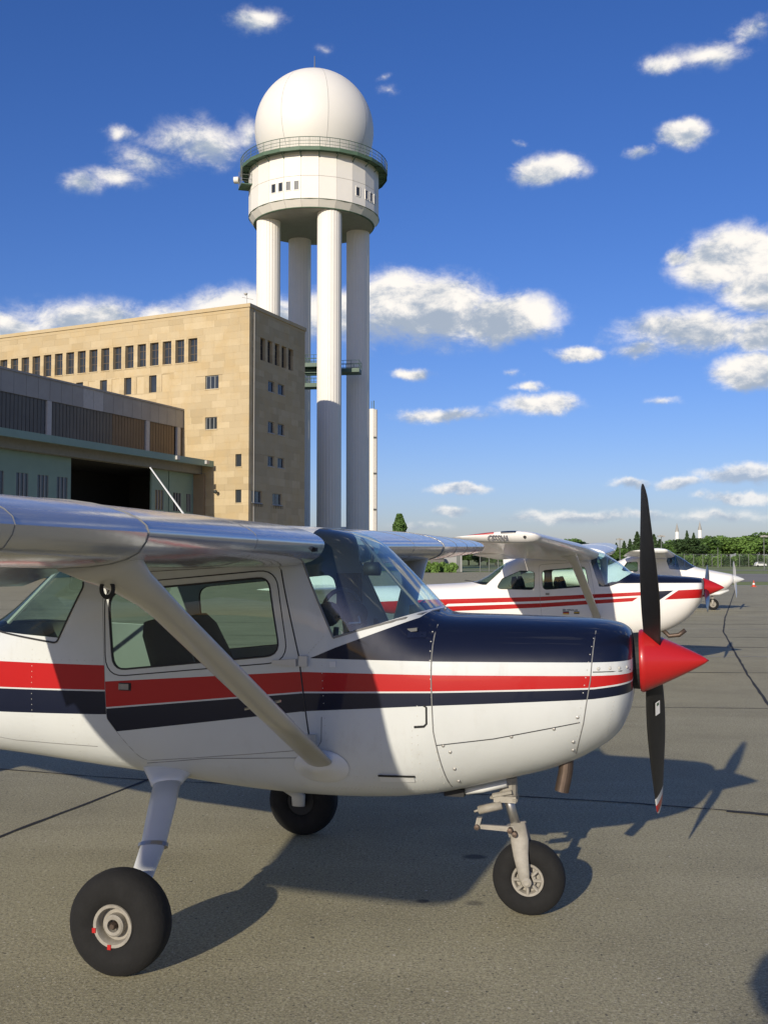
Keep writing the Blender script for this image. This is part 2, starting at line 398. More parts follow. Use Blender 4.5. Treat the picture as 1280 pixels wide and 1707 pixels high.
# ================================================================== SETTING
def sheet(name, pts, z, mat, label=None):
    me = bpy.data.meshes.new(name); me.from_pydata([(x, y, z) for x, y in pts], [], [tuple(range(len(pts)))]); me.update()
    return tag(link(name, me, mat), kind='structure')
sheet('ground', [(-3000, -600), (3000, -600), (3000, 5000), (-3000, 5000)], -.016, 'grass')
sheet('apron', [(-260, -120), (260, -120), (260, 66), (17, 66), (13, 124), (-260, 124)], 0.0, 'apron')
sheet('taxiway', [(19, 76), (260, 74), (260, 112), (14.4, 112)], -.006, 'asphalt_far')
sheet('road', [(-260, 150), (300, 132), (300, 140), (-260, 158)], -.006, 'asphalt_far')
sheet('apron_edge_line', [(17.2, 65.0), (120, 65.0), (120, 65.6), (17.2, 65.6)], .004, 'pale_line')

def ribbon(name, pts, width, mat, z=.004, wig=.012, step=.12, seed=1):
    rnd = random.Random(seed); P = []
    for (x0, y0), (x1, y1) in zip(pts, pts[1:]):
        n = max(2, int(math.hypot(x1-x0, y1-y0)/step))
        for i in range(n): P.append((x0+(x1-x0)*i/n, y0+(y1-y0)*i/n))
    P.append(pts[-1]); vs = []; fs = []
    for i, (x, y) in enumerate(P):
        a = P[max(0, i-1)]; b = P[min(len(P)-1, i+1)]; d = Vector((b[0]-a[0], b[1]-a[1])).normalized(); n = Vector((-d.y, d.x))
        o = mnoise.noise((x*2.3, y*2.3, seed))*wig + rnd.uniform(-.25, .25)*wig
        h = width*(.5+.28*mnoise.noise((x*5, y*5, seed+9))+rnd.uniform(-.08, .08))
        vs += [(x+n.x*(o+h), y+n.y*(o+h), z), (x+n.x*(o-h), y+n.y*(o-h), z)]
    for i in range(len(P)-1): fs.append((2*i, 2*i+1, 2*i+3, 2*i+2))
    me = bpy.data.meshes.new(name); me.from_pydata(vs, [], fs); me.update()
    return tag(link(name, me, mat), kind='structure')
ribbon('tar_joint', [(-3.6, 2.9), (-2.4, 6.67), (-1.86, 8.36), (-1.0, 11.0), (1.6, 19.0), (4.4, 28)], .028, 'tar', seed=2)
ribbon('tar_joint', [(-9, 10.1), (-3.17, 8.79), (-1.86, 8.36), (.97, 7.81), (1.79, 7.58), (2.61, 7.27), (6, 6.4)], .022, 'tar', seed=3)
ribbon('tar_joint', [(2.35, 7.33), (2.62, 7.20), (3.2, 6.98)], .05, 'tar', seed=5, z=.006, wig=.03)
ribbon('tar_joint', [(-4, 13.0), (2.93, 12.4), (4.5, 12.27), (9, 11.7)], .018, 'tar', seed=4)
ribbon('tar_joint', [(22, 66), (18.3, 55.2), (12.4, 38), (9.85, 30.6), (8.0, 25.0), (6.73, 20.5), (5.41, 15.8), (4.61, 12.8), (4.0, 10.4), (3.7, 8.6)], .036, 'tar', seed=6, step=.3)
for i, yy in enumerate((16.2, 20.8, 23.4, 28.0, 34.5, 42.0, 51.0)):
    ribbon('tar_joint', [(-24, yy+1.6), (30, yy-1.6)], .03+.0006*yy, 'tar', seed=20+i, step=.6, wig=.03)
for i, yy in enumerate((18.4, 25.6, 31.0, 38.0)):
    ribbon('pale_joint', [(2, yy+.5), (30, yy-1.1)], .05, 'pale_line', seed=40+i, step=.6, wig=.05)

# ------------------------------------------------------------------ stone office wing and hangar
KX, KY = -13.362, 104.0
bu, bv = R(26.6), R(22.3)
U = Vector((-math.cos(bu), math.sin(bu), 0)); V = Vector((math.sin(bv), math.cos(bv), 0))
NU = Vector((-math.sin(bu), -math.cos(bu), 0)); NV = Vector((math.cos(bv), -math.sin(bv), 0))
O = Vector((KX, KY, 0))
def fbox(mb, d, n, u0, u1, z0, z1, q0, q1, tone=.5, off=Vector((0, 0, 0))):
    """box on a facade: u along d, z up, q depth inwards from the facade plane (local to the building corner)"""
    def P(u, q, z): p = off + d*u - n*q; return (p.x, p.y, z)
    c = [P(u0, q0, z0), P(u1, q0, z0), P(u1, q1, z0), P(u0, q1, z0), P(u0, q0, z1), P(u1, q0, z1), P(u1, q1, z1), P(u0, q1, z1)]
    if d.cross(-n).z < 0: c = [c[3], c[2], c[1], c[0], c[7], c[6], c[5], c[4]]
    mb.hexa(c, tone); return mb
bld = empty('office_building', O)
tag(bld, 'tall sandstone block with flat roof and a long row of narrow top windows', 'building')
HT = 27.0; LU = 46.0; LV = 12.3
winL = []   # u0,u1,z0,z1,kind
us = [6.35+1.648*i for i in range(24)]
for u in us: winL.append((u, u+1.12, 21.72, 24.14, 'tall'))
for i, u in enumerate([9.85, 11.52, 13.18, 14.85, 16.5, 18.15, 19.8, 21.5, 23.2, 24.8, 26.4, 28.0]):
    winL.append((u, u+.98, 18.92, 20.72, 'pane' if i % 2 else 'blind'))
winL += [(3.68, 5.32, 18.75, 20.12, 'wide'), (3.84, 5.3, 14.65, 15.9, 'wide'), (.87, 1.58, 10.75, 12.0, 'slim'), (.86, 1.57, 7.16, 8.46, 'slim')]
winR = [(a, a+1.05, 21.75, 24.05, 'niche') for a in (2.25, 3.78, 5.33, 6.86, 8.4)]
for z0, z1 in ((18.8, 19.92), (14.55, 15.72), (11.1, 12.15)): winR += [(3.92, 5.24, z0, z1, 'small'), (6.06, 7.5, z0, z1, 'small')]
winR += [(.66, 2.66, 7.22, 8.4, 'small'), (4.95, 6.98, 7.2, 8.36, 'small')]
def rect_sub(rects, w):
    out = []
    for (a, b, c, d) in rects:
        if w[1] <= a or w[0] >= b or w[3] <= c or w[2] >= d: out.append((a, b, c, d)); continue
        if w[2] > c: out.append((a, b, c, w[2]))
        if w[3] < d: out.append((a, b, w[3], d))
        lo, hi = max(c, w[2]), min(d, w[3])
        if w[0] > a: out.append((a, w[0], lo, hi))
        if w[1] < b: out.append((w[1], b, lo, hi))
    return out
blocks = []
rnd = random.Random(5)
for (d, n, wid, wins, side) in ((U, NU, LU, winL, 0), (V, NV, LV, winR, 1)):
    rows = []; z = 0.0
    while z < HT-.75: h = rnd.choice((.62, .7, .7, .78)); rows.append((z, min(z+h, HT-.7))); z += h
    for zi, (z0, z1) in enumerate(rows):
        u = 0.0; first = True
        while u < wid-.01:
            l = rnd.uniform(1.05, 2.1)*(.6 if first and zi % 2 else 1); first = False
            u1 = min(wid, u+l)
            if wid-u1 < .5: u1 = wid
            if side == 0 and u > 33 and z1 < 15: u = u1; continue
            rc = [(u, u1, z0, z1)]
            for w_ in wins:
                if w_[0] < u1 and w_[1] > u and w_[2] < z1 and w_[3] > z0: rc = rect_sub(rc, w_)
            tn = min(1, max(0, rnd.gauss(.5, .26)))
            for r_ in rc:
                if r_[1]-r_[0] > .02 and r_[3]-r_[2] > .02: blocks.append((side, d, n, r_, tn, rnd.uniform(-.008, .008)))
            u = u1
# largest in view: those nearest the corner and above the wing of the aircraft
vis = [b for b in blocks if b[3][2] > 5.2 and (b[3][1]-b[3][0])*(b[3][3]-b[3][2]) > .5]
def shown(b):
    a = (b[3][1]-b[3][0])*(b[3][3]-b[3][2]); return -a*(1.0 if b[0] == 0 else .42)*(1-.004*b[3][0]) if not (b[0] == 0 and b[3][0] > 8 and b[3][3] < 16) else 0
top = set(id(b) for b in sorted(vis, key=shown)[:290])
stuff = MB()
for b in blocks:
    side, d, n, (u0, u1, z0, z1), tn, pr = b; g = .003
    mb = MB() if id(b) in top else stuff
    lim0 = u0+g if u0 > 0 else (0.0 if side == 0 else .42)
    fbox(mb, d, n, lim0, u1-g, z0+g, z1-g, pr, .42, tn)
    if mb is not stuff: mb.build('stone_block', 'stone', bld, tone=True)
tag(stuff.build('stone_blocks', 'stone', bld, tone=True), kind='stuff')
core = MB()
def quadbox(mb, u0, u1, v0, v1, z0, z1, tone=.4):
    P = [U*u0+V*v0, U*u0+V*v1, U*u1+V*v1, U*u1+V*v0]
    mb.hexa([(p.x, p.y, z0) for p in P] + [(p.x, p.y, z1) for p in P], tone)
quadbox(core, .40, LU-.05, .40, LV-.02, 0, HT-.72, .3); core.build('inner_wall', 'stone', bld, tone=True)
cop = MB(); quadbox(cop, -.14, LU, -.14, LV+.1, HT-.36, HT, .55); cop.build('roof', 'stone', bld, tone=True)
frz = MB(); quadbox(frz, -.02, LU-.02, -.02, LV, HT-.70, HT-.363, .35); frz.build('frieze', 'stone', bld, tone=True)
pipe = MB(); p0 = V*.9 + NV*.06
pipe.tube([(p0.x, p0.y, 0), (p0.x, p0.y, HT-.5)], .055, 6); pipe.build('downpipe', 'fascia_grey', bld)
def bwindow(d, n, w):
    u0, u1, z0, z1, kind = w; fr = MB(); pn = MB()
    if kind == 'blind':
        fbox(fr, d, n, u0+.005, u1-.005, z0+.005, z1-.005, .05, .3, .8); fr.build('blind_panel', 'stone', bld, tone=True); return
    dep = {'tall': .30, 'niche': .34, 'pane': .22, 'wide': .16, 'slim': .16, 'small': .15}[kind]
    t = .07
    for a, b in ((u0, u0+t), (u1-t, u1)): fbox(fr, d, n, a+.002, b-.002, z0+.002, z1-.002, dep, dep+.09)
    for a, b in ((z0, z0+t), (z1-t, z1)): fbox(fr, d, n, u0+t, u1-t, a+.003, b-.003, dep+.003, dep+.087)
    nm = {'wide': 3, 'small': 2, 'slim': 1, 'tall': 2, 'niche': 2, 'pane': 1}[kind]
    for i in range(1, nm):
        um = u0+(u1-u0)*i/nm; fbox(fr, d, n, um-.035, um+.035, z0+t, z1-t, dep+.006, dep+.085)
    if kind in ('tall', 'niche'):
        for k in (.35, .7): zm = z0+(z1-z0)*k; fbox(fr, d, n, u0+t, u1-t, zm-.03, zm+.03, dep+.009, dep+.08)
    fo = fr.build('window', {'wide': 'frame_grey', 'small': 'frame_grey', 'slim': 'frame_dark', 'tall': 'frame_brown', 'niche': 'frame_brown', 'pane': 'frame_brown'}[kind], bld)
    fbox(pn, d, n, u0+.03, u1-.03, z0+.03, z1-.03, dep+.04, dep+.055); pn.build('pane', 'pane', fo)
    if kind in ('wide', 'small', 'slim', 'tall'):
        sl = MB(); fbox(sl, d, n, u0-.06, u1+.06, z0-.09, z0-.004, -.07, .12, .9); sl.build('sill', 'stone' if kind != 'small' else 'concrete_post', fo, tone=True)
    if kind == 'small' and z0 < 9:
        rl = MB()
        for i in range(6):
            uu = u0+.1+(u1-u0-.2)*i/5; fbox(rl, d, n, uu-.02, uu+.02, z0-.42, z0-.10, -.16, -.12)
        fbox(rl, d, n, u0, u1, z0-.14, z0-.10, -.17, -.11); rl.build('flower_rail', 'frame_dark', fo)
for w_ in winL: bwindow(U, NU, w_)
for w_ in winR: bwindow(V, NV, w_)
ant = MB(); q = U*.5+V*.3; ant.tube([(q.x, q.y, HT), (q.x, q.y, HT+1.1)], .03, 5).tube([(q.x-.5, q.y, HT+.75), (q.x+.6, q.y+.2, HT+.55)], .025, 5)
ant.lathe([(0, .9), (.16, 1.0), (.2, 1.14)], 10, c=(q.x-.12, q.y, HT)); ant.build('roof_antenna', 'concrete_post', bld)
lp = MB(); q = U*3.6+NU*.5; lp.lathe([(.02, 8.05), (.22, 8.25), (.12, 8.45), (0, 8.5)], 10, c=(q.x, q.y, 0)); q2 = U*3.6
lp.tube([(q2.x, q2.y, 8.2), (q.x, q.y, 8.3)], .04, 5); lp.build('wall_lamp', 'frame_dark', bld)

# hangar: long front parallel to the end wall of the office block, standing out from its lit face
hg = empty('hangar', O + U*6.5 - V*15)
tag(hg, 'grey-green hangar with open dark doorway in front of the sandstone block', 'hangar')
HO = -(U*6.5 - V*15)
def hb(mb, t, v0, v1, z0, z1, thick, tone=.5):
    """box on the hangar front at offset t along U; thick goes back along U"""
    return fbox(mb, V, -U, v0, v1, z0, z1, 0, thick, tone, off=HO+U*t)
VH0 = -48.0
# fascia panels
v = -.05; k = 0
while v > VH0:
    w_ = 1.45
    p = MB(); hb(p, 8.0, v-w_+.03, v, 14.98, 16.75, .25); po = p.build('fascia_panel', 'fascia_grey' if k not in (9, 10) else 'concrete_post', hg); v -= w_; k += 1
p = MB(); hb(p, 7.9, VH0, 0, 16.76, 16.92, 9.0); p.build('roof', 'fascia_grey', hg)
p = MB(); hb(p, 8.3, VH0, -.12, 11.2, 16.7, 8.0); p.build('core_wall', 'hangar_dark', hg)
# clerestory: dark slats between concrete posts; brown at right paints in a sunlit reflection
posts = [-.55, -5.9, -20.1, -34.2]
for pv in posts:
    p = MB(); hb(p, 7.98, pv-.55, pv, 12.0, 14.96, .28); p.build('clerestory_post', 'concrete_post', hg)
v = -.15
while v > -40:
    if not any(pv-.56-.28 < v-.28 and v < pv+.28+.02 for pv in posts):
        p = MB(); hb(p, 8.12, v-.40, v, 12.0, 14.96, .12); p.build('clerestory_slat', 'clere_reflection' if v > -11.5 else 'clere_dark', hg)
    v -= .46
# canopy gutter, soffit beam and roof deck
p = MB(); hb(p, 4.2, VH0, 0.0, 10.82, 11.42, .3); p.build('gutter', 'hangar_green', hg)
p = MB(); hb(p, 4.5, VH0, -.02, 11.1, 11.4, 3.5); p.build('canopy_roof', 'fascia_grey', hg)
p = MB(); hb(p, 5.6, VH0, -.03, 10.15, 11.09, .9); p.build('lintel_beam', 'hangar_soffit', hg)
for pv in (-6.4, -1.2):
    p = MB(); hb(p, 3.95, pv-.5, pv, 11.0, 11.35, .24); p.build('floodlight', 'concrete_post', hg)
# door leaves with triple-pane windows
def leaf(v0, v1, wins):
    p = MB(); rc = [(v0, v1, 0.05, 10.14)]
    for (a, b, c, d) in wins: rc = rect_sub(rc, (a, b, c, d))
    for (a, b, c, d) in rc: hb(p, 6.5, a, b, c, d, .22)
    lo = p.build('door_leaf', 'hangar_green', hg)
    for (a, b, c, d) in wins:
        f = MB()
        for i in range(4):
            uu = a+(b-a)*i/3; hb(f, 6.53, max(a, uu-.07)+.002, min(b, uu+.07)-.002, c+.002, d-.002, .1)
        fo = f.build('window', 'frame_grey', lo)
        g = MB(); hb(g, 6.58, a+.01, b-.01, c+.01, d-.01, .02); g.build('window_pane', 'pane', lo)
leaf(-19.25, -30.6+0, []) if False else None
leaf(-30.5, -19.25, [(-28.6, -27.2, 6.3, 8.45), (-25.85, -24.45, 6.3, 8.45), (-23.4, -22.05, 6.3, 8.45), (-21.05, -19.65, 6.3, 8.45)])
leaf(-42.0, -30.6, [(-40, -38.6, 6.3, 8.45), (-36, -34.6, 6.3, 8.45), (-33, -31.6, 6.3, 8.45)])
leaf(-7.5, -4.75, [(-6.95, -5.55, 6.3, 8.2)])
leaf(-4.6, -.3, [(-3.9, -2.5, 6.3, 8.1), (-1.6, -.7, 6.3, 8.1)])
p = MB(); hb(p, 5.2, -.32, -.06, 0.02, 10.12, 1.6); p.build('end_pier', 'brown_wall', hg)
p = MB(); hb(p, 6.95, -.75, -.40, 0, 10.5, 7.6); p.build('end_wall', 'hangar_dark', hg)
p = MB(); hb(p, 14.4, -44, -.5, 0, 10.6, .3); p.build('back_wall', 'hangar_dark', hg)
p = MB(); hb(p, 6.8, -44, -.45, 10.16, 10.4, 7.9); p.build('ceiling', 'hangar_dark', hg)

# ------------------------------------------------------------------ radar tower
TX, TY = -10.05, 149.95   # laid out at this distance, then the whole tower stands 7 % nearer and smaller
tw = empty('radar_tower', (TX*.93, TY*.93, .1225)); tw.scale = (.93, .93, .93); tag(tw, 'white radar tower with a huge ball dome on four round columns', 'tower')
A0 = math.atan2(-6.4, 2.4) + R(1.6)
for i in range(4):
    a = A0 + i*math.pi/2; cx, cy = 6.75*math.cos(a), 6.75*math.sin(a); n = 96; vs = []; fs = []
    for z in (-.4, 12, 24, 36, 49.3):
        for j in range(n):
            r = 1.68 - (.035 if j % 4 == 0 else 0); t = 2*math.pi*j/n; vs.append((cx+r*math.cos(t), cy+r*math.sin(t), z))
    for k in range(4):
        for j in range(n): fs.append((k*n+j, k*n+(j+1) % n, (k+1)*n+(j+1) % n, (k+1)*n+j))
    mb = MB(); mb.add(vs, fs); mb.build('column', 'tower_white', tw)
NS = 24; rD = 9.35; zb, zj, zt_ = 50.3, 53.4, 56.75
off0 = None
def pol(r, a): return r*math.cos(a), r*math.sin(a)
def bearing(px):
    lo = None
    for k in range(-900, 901):
        a = -math.pi/2 + k*.001*1.35; x, y = pol(rD, a); X = (640+1760*(TX+x)/(TY+y))
        if lo is None or abs(X-px) < lo[0]: lo = (abs(X-px), a)
    return lo[1]
off0 = bearing(530)
twin = {}
def seg(name, a0, a1, prof, mat, parent, gap=.0016, thick=.12):
    """curved-in-plan panel: prof is two (r, z) ends"""
    (r0, z0), (r1, z1) = prof; mb = MB(); c = []
    for (r, z) in ((r0, z0), (r1, z1)):
        for (rr, aa) in ((r, a0+gap), (r, a1-gap), (r-thick, a1-gap), (r-thick, a0+gap)): x, y = pol(rr, aa); c.append((x, y, z))
    mb.hexa([c[0], c[1], c[2], c[3], c[4], c[5], c[6], c[7]]); return mb.build(name, mat, parent)
panels = {}
for i in range(NS):
    a0 = off0 + 2*math.pi*i/NS; a1 = a0 + 2*math.pi/NS
    panels[i, 0] = seg('wall_panel', a0, a1, ((rD, zb), (rD, zj-.025)), 'tower_white', tw)
    panels[i, 1] = seg('wall_panel', a0, a1, ((rD, zj+.025), (rD, zt_)), 'tower_white', tw)
    seg('soffit_panel', a0, a1, ((rD-.75, 49.3), (rD-.02, zb-.06)), 'tower_white', tw, thick=.2)
mb = MB(); mb.lathe([(rD-.2, zb-.1), (rD-.2, zt_-.05)], 48); mb.build('drum_core', 'tower_soffit', tw)
mb = MB(); mb.lathe([(0, 49.15), (rD-.9, 49.15), (rD-.9, 49.45), (rD-.35, zb-.1), (0, zb-.1)], 48); mb.build('drum_floor', 'tower_soffit', tw)
mb = MB(); mb.lathe([(rD-.72, 49.21), (rD-.66, 49.31)], 48).lathe([(rD-.01, zb-.07), (rD+.03, zb-.01)], 48); mb.build('trim_ring', 'deck_green', tw)
# drum windows (px positions turned into bearings from the tower axis)
for px in (453, 465, 478, 492, 596.5, 611, 619, 626):
    a = bearing(px); w_ = .058 if px != 596.5 else .055
    i = int(((a-off0) % (2*math.pi))/(2*math.pi/NS)); am = off0+(i+.5)*2*math.pi/NS; rr = rD*math.cos(math.pi/NS)/math.cos(a-am)
    f = MB(); nx, ny = math.cos(am), math.sin(am); tx, ty = -ny, nx; x, y = pol(rr, a)
    def wb(mb, u0, u1, z0, z1, q0, q1):
        P = [(x+tx*u0+nx*q0, y+ty*u0+ny*q0), (x+tx*u0+nx*q1, y+ty*u0+ny*q1), (x+tx*u1+nx*q1, y+ty*u1+ny*q1), (x+tx*u1+nx*q0, y+ty*u1+ny*q0)]
        mb.hexa([(p[0], p[1], z0) for p in P]+[(p[0], p[1], z1) for p in P])
    for (u0, u1, z0, z1) in ((-.42, -.32, 51.4, 52.8), (.32, .42, 51.4, 52.8), (-.32, .32, 51.4, 51.5), (-.32, .32, 52.68, 52.8)): wb(f, u0, u1, z0, z1, -.05, .06)
    fo = f.build('window_frame', 'tower_white', panels[i, 0]); g = MB(); wb(g, -.32, .32, 51.5, 52.68, -.02, .015); g.build('window_pane', 'window_dark', panels[i, 0])
# gallery
rG = 10.55; zG = 56.7
for i in range(NS):
    a0 = off0 + 2*math.pi*i/NS; a1 = a0 + 2*math.pi/NS
    seg('deck_plate', a0, a1, ((rG, zG), (rG, zG+.12)), 'deck_green', tw, gap=.0, thick=1.9)
    mb = MB(); x, y = pol(rG-.1, a0); x2, y2 = pol(rD+.02, a0); mb.tube([(x, y, zG-.02), (x2, y2, zG-.75)], .07, 5).tube([(x, y, zG-.06), (x2, y2, zG-.06)], .08, 5); mb.build('bracket', 'rail_green', tw)
    seg('fascia_plate', a0, a1, ((rG+.03, zG-.22), (rG+.03, zG+.28)), 'deck_green', tw, gap=.0, thick=.05)
for i in range(NS*2):
    a = off0 + math.pi*i/NS; x, y = pol(rG-.03, a); mb = MB(); mb.tube([(x, y, zG+.1), (x, y, zG+1.55)], .045 if i % 2 == 0 else .032, 5); mb.build('rail_post', 'rail_green', tw)
for zz, rr in ((1.55, .05), (1.05, .03), (.6, .03)):
    mb = MB(); mb.tube([(*pol(rG-.03, off0+2*math.pi*i/48), zG+zz) for i in range(49)], rr, 5, cap=False); mb.build('hand_rail', 'rail_green', tw)
def mesh_panel():   # wire infill of the gallery railing
    mb = MB()
    for i in range(NS*12):
        a = off0 + 2*math.pi*i/(NS*12); x, y = pol(rG-.03, a); mb.tube([(x, y, zG+.12), (x, y, zG+1.5)], .011, 3, cap=False)
    return tag(mb.build('rail_wires', 'fence_metal', tw), kind='stuff')
mesh_panel()
mb = MB(); mb.lathe([(8.1, zt_), (8.1, 57.7), (7.3, 57.85)], 48); mb.build('dome_ring', 'tower_white', tw)
# radome: gores over an inner ball
rS = 8.55; zS = 63.2
mb = MB(); prof = [(max(0, (rS-.07)*math.cos(R(e))), zS+(rS-.07)*math.sin(R(e))) for e in range(-40, 91, 5)]; mb.lathe(prof, 64); mb.build('dome_core', 'seam_soft', tw, smooth=True)
ng = 8; ga = bearing(546) + .02
for i in range(ng):
    a0 = ga + 2*math.pi*i/ng; a1 = a0+2*math.pi/ng
    mb = MB(); mb.lathe([(max(.02, rS*math.cos(R(e))), zS+rS*math.sin(R(e))) for e in [-40+130*k/36 for k in range(37)]], 12, a0=a0+.0024, a1=a1-.0024); mb.build('gore', 'radome_white', tw, smooth=True)
mb = MB(); mb.lathe([(.45, zS+rS-.05), (.45, zS+rS+.28), (0, zS+rS+.32)], 12); mb.build('dome_cap', 'tower_soffit', tw)
mb = MB(); mb.tube([(0, 0, zS+rS+.2), (0, 0, zS+rS+2.6)], [.09, .05], 5); mb.build('mast', 'fence_metal', tw)
# side cage with dish on the left of the gallery
a = bearing(416) - .12; x, y = pol(rG-.4, a); tx, ty = -math.sin(a), math.cos(a); nx, ny = math.cos(a), math.sin(a)
cg = MB()
def cb(u, q, z): return (x+tx*u+nx*q, y+ty*u+ny*q, z+.5)
for u in (-1.3, 0, 1.3):
    for q in (-.9, .5): cg.tube([cb(u, q, 53.6), cb(u, q, 56.1)], .045, 5)
for z in (54.3, 54.9): cg.tube([cb(-1.3, -.9, z), cb(-1.3, .5, z), cb(1.3, .5, z), cb(1.3, -.9, z)], .035, 5)
cg.tube([cb(-1.3, .5, 53.7), cb(0, .5, 56)], .03, 4).tube([cb(1.3, .5, 53.7), cb(0, .5, 56)], .03, 4); cg.build('cage_frame', 'fence_metal', tw)
cg = MB(); P = [cb(-1.4, -1.0, 53.5), cb(1.4, -1.0, 53.5), cb(1.4, .6, 53.5), cb(-1.4, .6, 53.5)]; cg.hexa(P+[(p[0], p[1], 54.15) for p in P]); cg.build('cage_floor', 'rail_green', tw)
for dz in (0, .55):
    dm = MB(); dm.lathe([(0, 0), (.42, .05), (.45, .7), (.3, .78), (0, .8)], 16, axis='x', c=(-rG-.85, -1.2-dz, 55.6-dz*.2)); dm.build('dish', 'tower_white', tw)
# lower link balcony between the front and right columns
lb = MB(); c0 = Vector((*pol(6.75, A0), 0)); c1 = Vector((*pol(6.75, A0+math.pi/2), 0)); c3 = Vector((*pol(6.75, A0-math.pi/2), 0))
ex = MB()
def walk(p, q, z, half):
    d = (q-p).normalized(); n = Vector((-d.y, d.x, 0)); a_ = p - d*1.0; b_ = q + d*1.9; P = [a_-n*half, b_-n*half, b_+n*half, a_+n*half]
    m1 = MB(); m1.hexa([(v_.x, v_.y, z-.55) for v_ in P]+[(v_.x, v_.y, z) for v_ in P]); m1.build('walkway', 'rail_green', tw)
    m2 = MB(); ring = P+[P[0]]
    for zz in (.55, 1.1): m2.tube([(v_.x, v_.y, z+zz) for v_ in ring], .035, 5)
    for s_, e_ in zip(ring, ring[1:]):
        L_ = (e_-s_).length; k_ = max(1, int(L_/1.1))
        for i_ in range(k_): v_ = s_+(e_-s_)*(i_/k_); m2.tube([(v_.x, v_.y, z), (v_.x, v_.y, z+1.1)], .03, 4)
    m2.build('walkway_rail', 'rail_green', tw)
ctr = Vector((0, 0, 0))
walk(c0*.2+c3*.1, (c1*.55+c0*.55), 28.2, 1.3)
walk(c3*.9, c3*.2+c0*.4, 28.8, 1.2)
walk(c3*.95+Vector((0, 0, 0)), c3*.25+c0*.35, 26.0, 1.2)
# slim service shaft to the right, and the low white annex behind
sh = empty('service_shaft', (-1.345, 120.0, 0)); sh.scale = (.727, .727, .747); tag(sh, 'thin cream shaft standing just right of the radar tower columns', 'shaft')
mb = MB(); mb.tube([(0, 0, 0), (0, 0, 25.0)], .46, 20); mb.build('tube', 'tower_white', sh, smooth=False)
mb = MB(); mb.tube([(.55, -.1, 0), (.55, -.1, 24.9)], .26, 12); mb.build('cable_duct', 'concrete_post', sh)
mb = MB(); mb.tube([(-.1, 0, 25), (-.1, 0, 26.2)], .05, 5).tube([(.25, 0, 25), (.25, 0, 26.3)], .07, 6); mb.build('aerial', 'rail_green', sh)
for zz in (20.5, 15, 9.5):
    mb = MB(); mb.box(.2, .62, -.52, -.35, zz, zz+.22); mb.build('clamp', 'frame_dark', sh)
an = empty('annex_building', (-10, 172, 0)); tag(an, 'low white annex seen between the radar tower columns', 'building')
mb = MB(); mb.box(-4, 6.0, 0, 8, 0, 5.6); mb.build('wall', 'hangar_soffit', an)
mb = MB(); mb.box(-4.2, 6.2, -.2, 8.2, 5.6, 6.7); mb.build('parapet', 'white_wall', an)

# ------------------------------------------------------------------ trees and far edge of the field
def crown_mesh(name, seed, n, shape='round', leaf=.34, mat='leaf', h=8, r=3.5):
    rnd = random.Random(seed); vs = []; fs = []
    lobes = []
    if shape == 'round':
        for i in range(16):
            a = rnd.uniform(0, 6.28); rr = r*.62*math.sqrt(rnd.random()); z = h*(.34+.5*rnd.random()); lobes.append((rr*math.cos(a), rr*math.sin(a), z, r*rnd.uniform(.28, .48)))
        lobes.append((0, 0, h*.8, r*.45))
    for k in range(n):
        if shape == 'round':
            lx, ly, lz, lr = lobes[k % len(lobes)]
            d = Vector((rnd.gauss(0, 1), rnd.gauss(0, 1), rnd.gauss(0, 1))).normalized()*lr*(rnd.random()**.4)
            p = Vector((lx, ly, lz))+Vector((d.x, d.y, d.z*.85))
        else:   # conical / columnar
            z = rnd.random()**.8; prof = (1-z)**.75*(.55+.45*math.sin(z*26+seed)**2) if shape == 'cone' else (math.sin(math.pi*min(1, z*.86+.1))**.6)
            if shape == 'poplar': prof *= .85+.3*mnoise.noise((z*6, seed, 0))
            a = rnd.uniform(0, 6.28); rr = r*prof*(rnd.random()**.45); p = Vector((rr*math.cos(a), rr*math.sin(a), h*(.08+.92*z)))
        nrm = Vector((rnd.gauss(0, 1), rnd.gauss(0, 1), rnd.gauss(.4, 1))).normalized(); t = nrm.orthogonal().normalized(); b = nrm.cross(t); s = leaf*rnd.uniform(.6, 1.3)
        i0 = len(vs); vs += [p+t*s, p+b*s*.7, p-t*s, p-b*s*.7]; fs.append((i0, i0+1, i0+2, i0+3))
    me = bpy.data.meshes.new(name); me.from_pydata([tuple(v_) for v_ in vs], [], fs); me.materials.append(MATS[mat]); me.update(); return me
def trunk_mesh(h, r):
    mb = MB(); mb.tube([(0, 0, 0), (.05*r, 0, h*.4), (0, .1*r, h*.75)], [r, r*.7, r*.25], 7)
    for a in range(5):
        t = a*1.26; mb.tube([(0, 0, h*(.25+.06*a)), (math.cos(t)*h*.16, math.sin(t)*h*.16, h*(.45+.06*a))], [r*.45, r*.15], 5)
    me = mb.mesh('trunk'); me.materials.append(MATS['bark']); return me
KIND = {}
for nm, args in {'round': (1, 3600, 'round', .30, 'leaf', 8, 3.6), 'round2': (2, 3600, 'round', .30, 'leaf', 8, 3.9), 'round3': (6, 3400, 'round', .30, 'leaf_light', 8, 3.5),
                 'dark': (3, 3600, 'round', .28, 'leaf_dark', 8, 3.2), 'cone': (4, 3000, 'cone', .26, 'leaf_dark', 8, 2.1), 'poplar': (5, 4200, 'poplar', .2, 'leaf', 8, 1.25)}.items():
    KIND[nm] = (crown_mesh('crown', *args), trunk_mesh(8, .26))
def tree(kind, x, y, h, wid, label, group, rz=None):
    o = empty('conifer_tree' if kind == 'cone' else 'poplar_tree' if kind == 'poplar' else 'broadleaf_tree', (x, y, -.02), random.uniform(0, 6.28) if rz is None else rz)
    o.scale = (wid, wid, h/8); tag(o, label, 'tree', group)
    link('crown', KIND[kind][0], None, o); link('trunk', KIND[kind][1], None, o); return o
def at_px(px, D): return (px-640)/1760*D
rnd = random.Random(3)
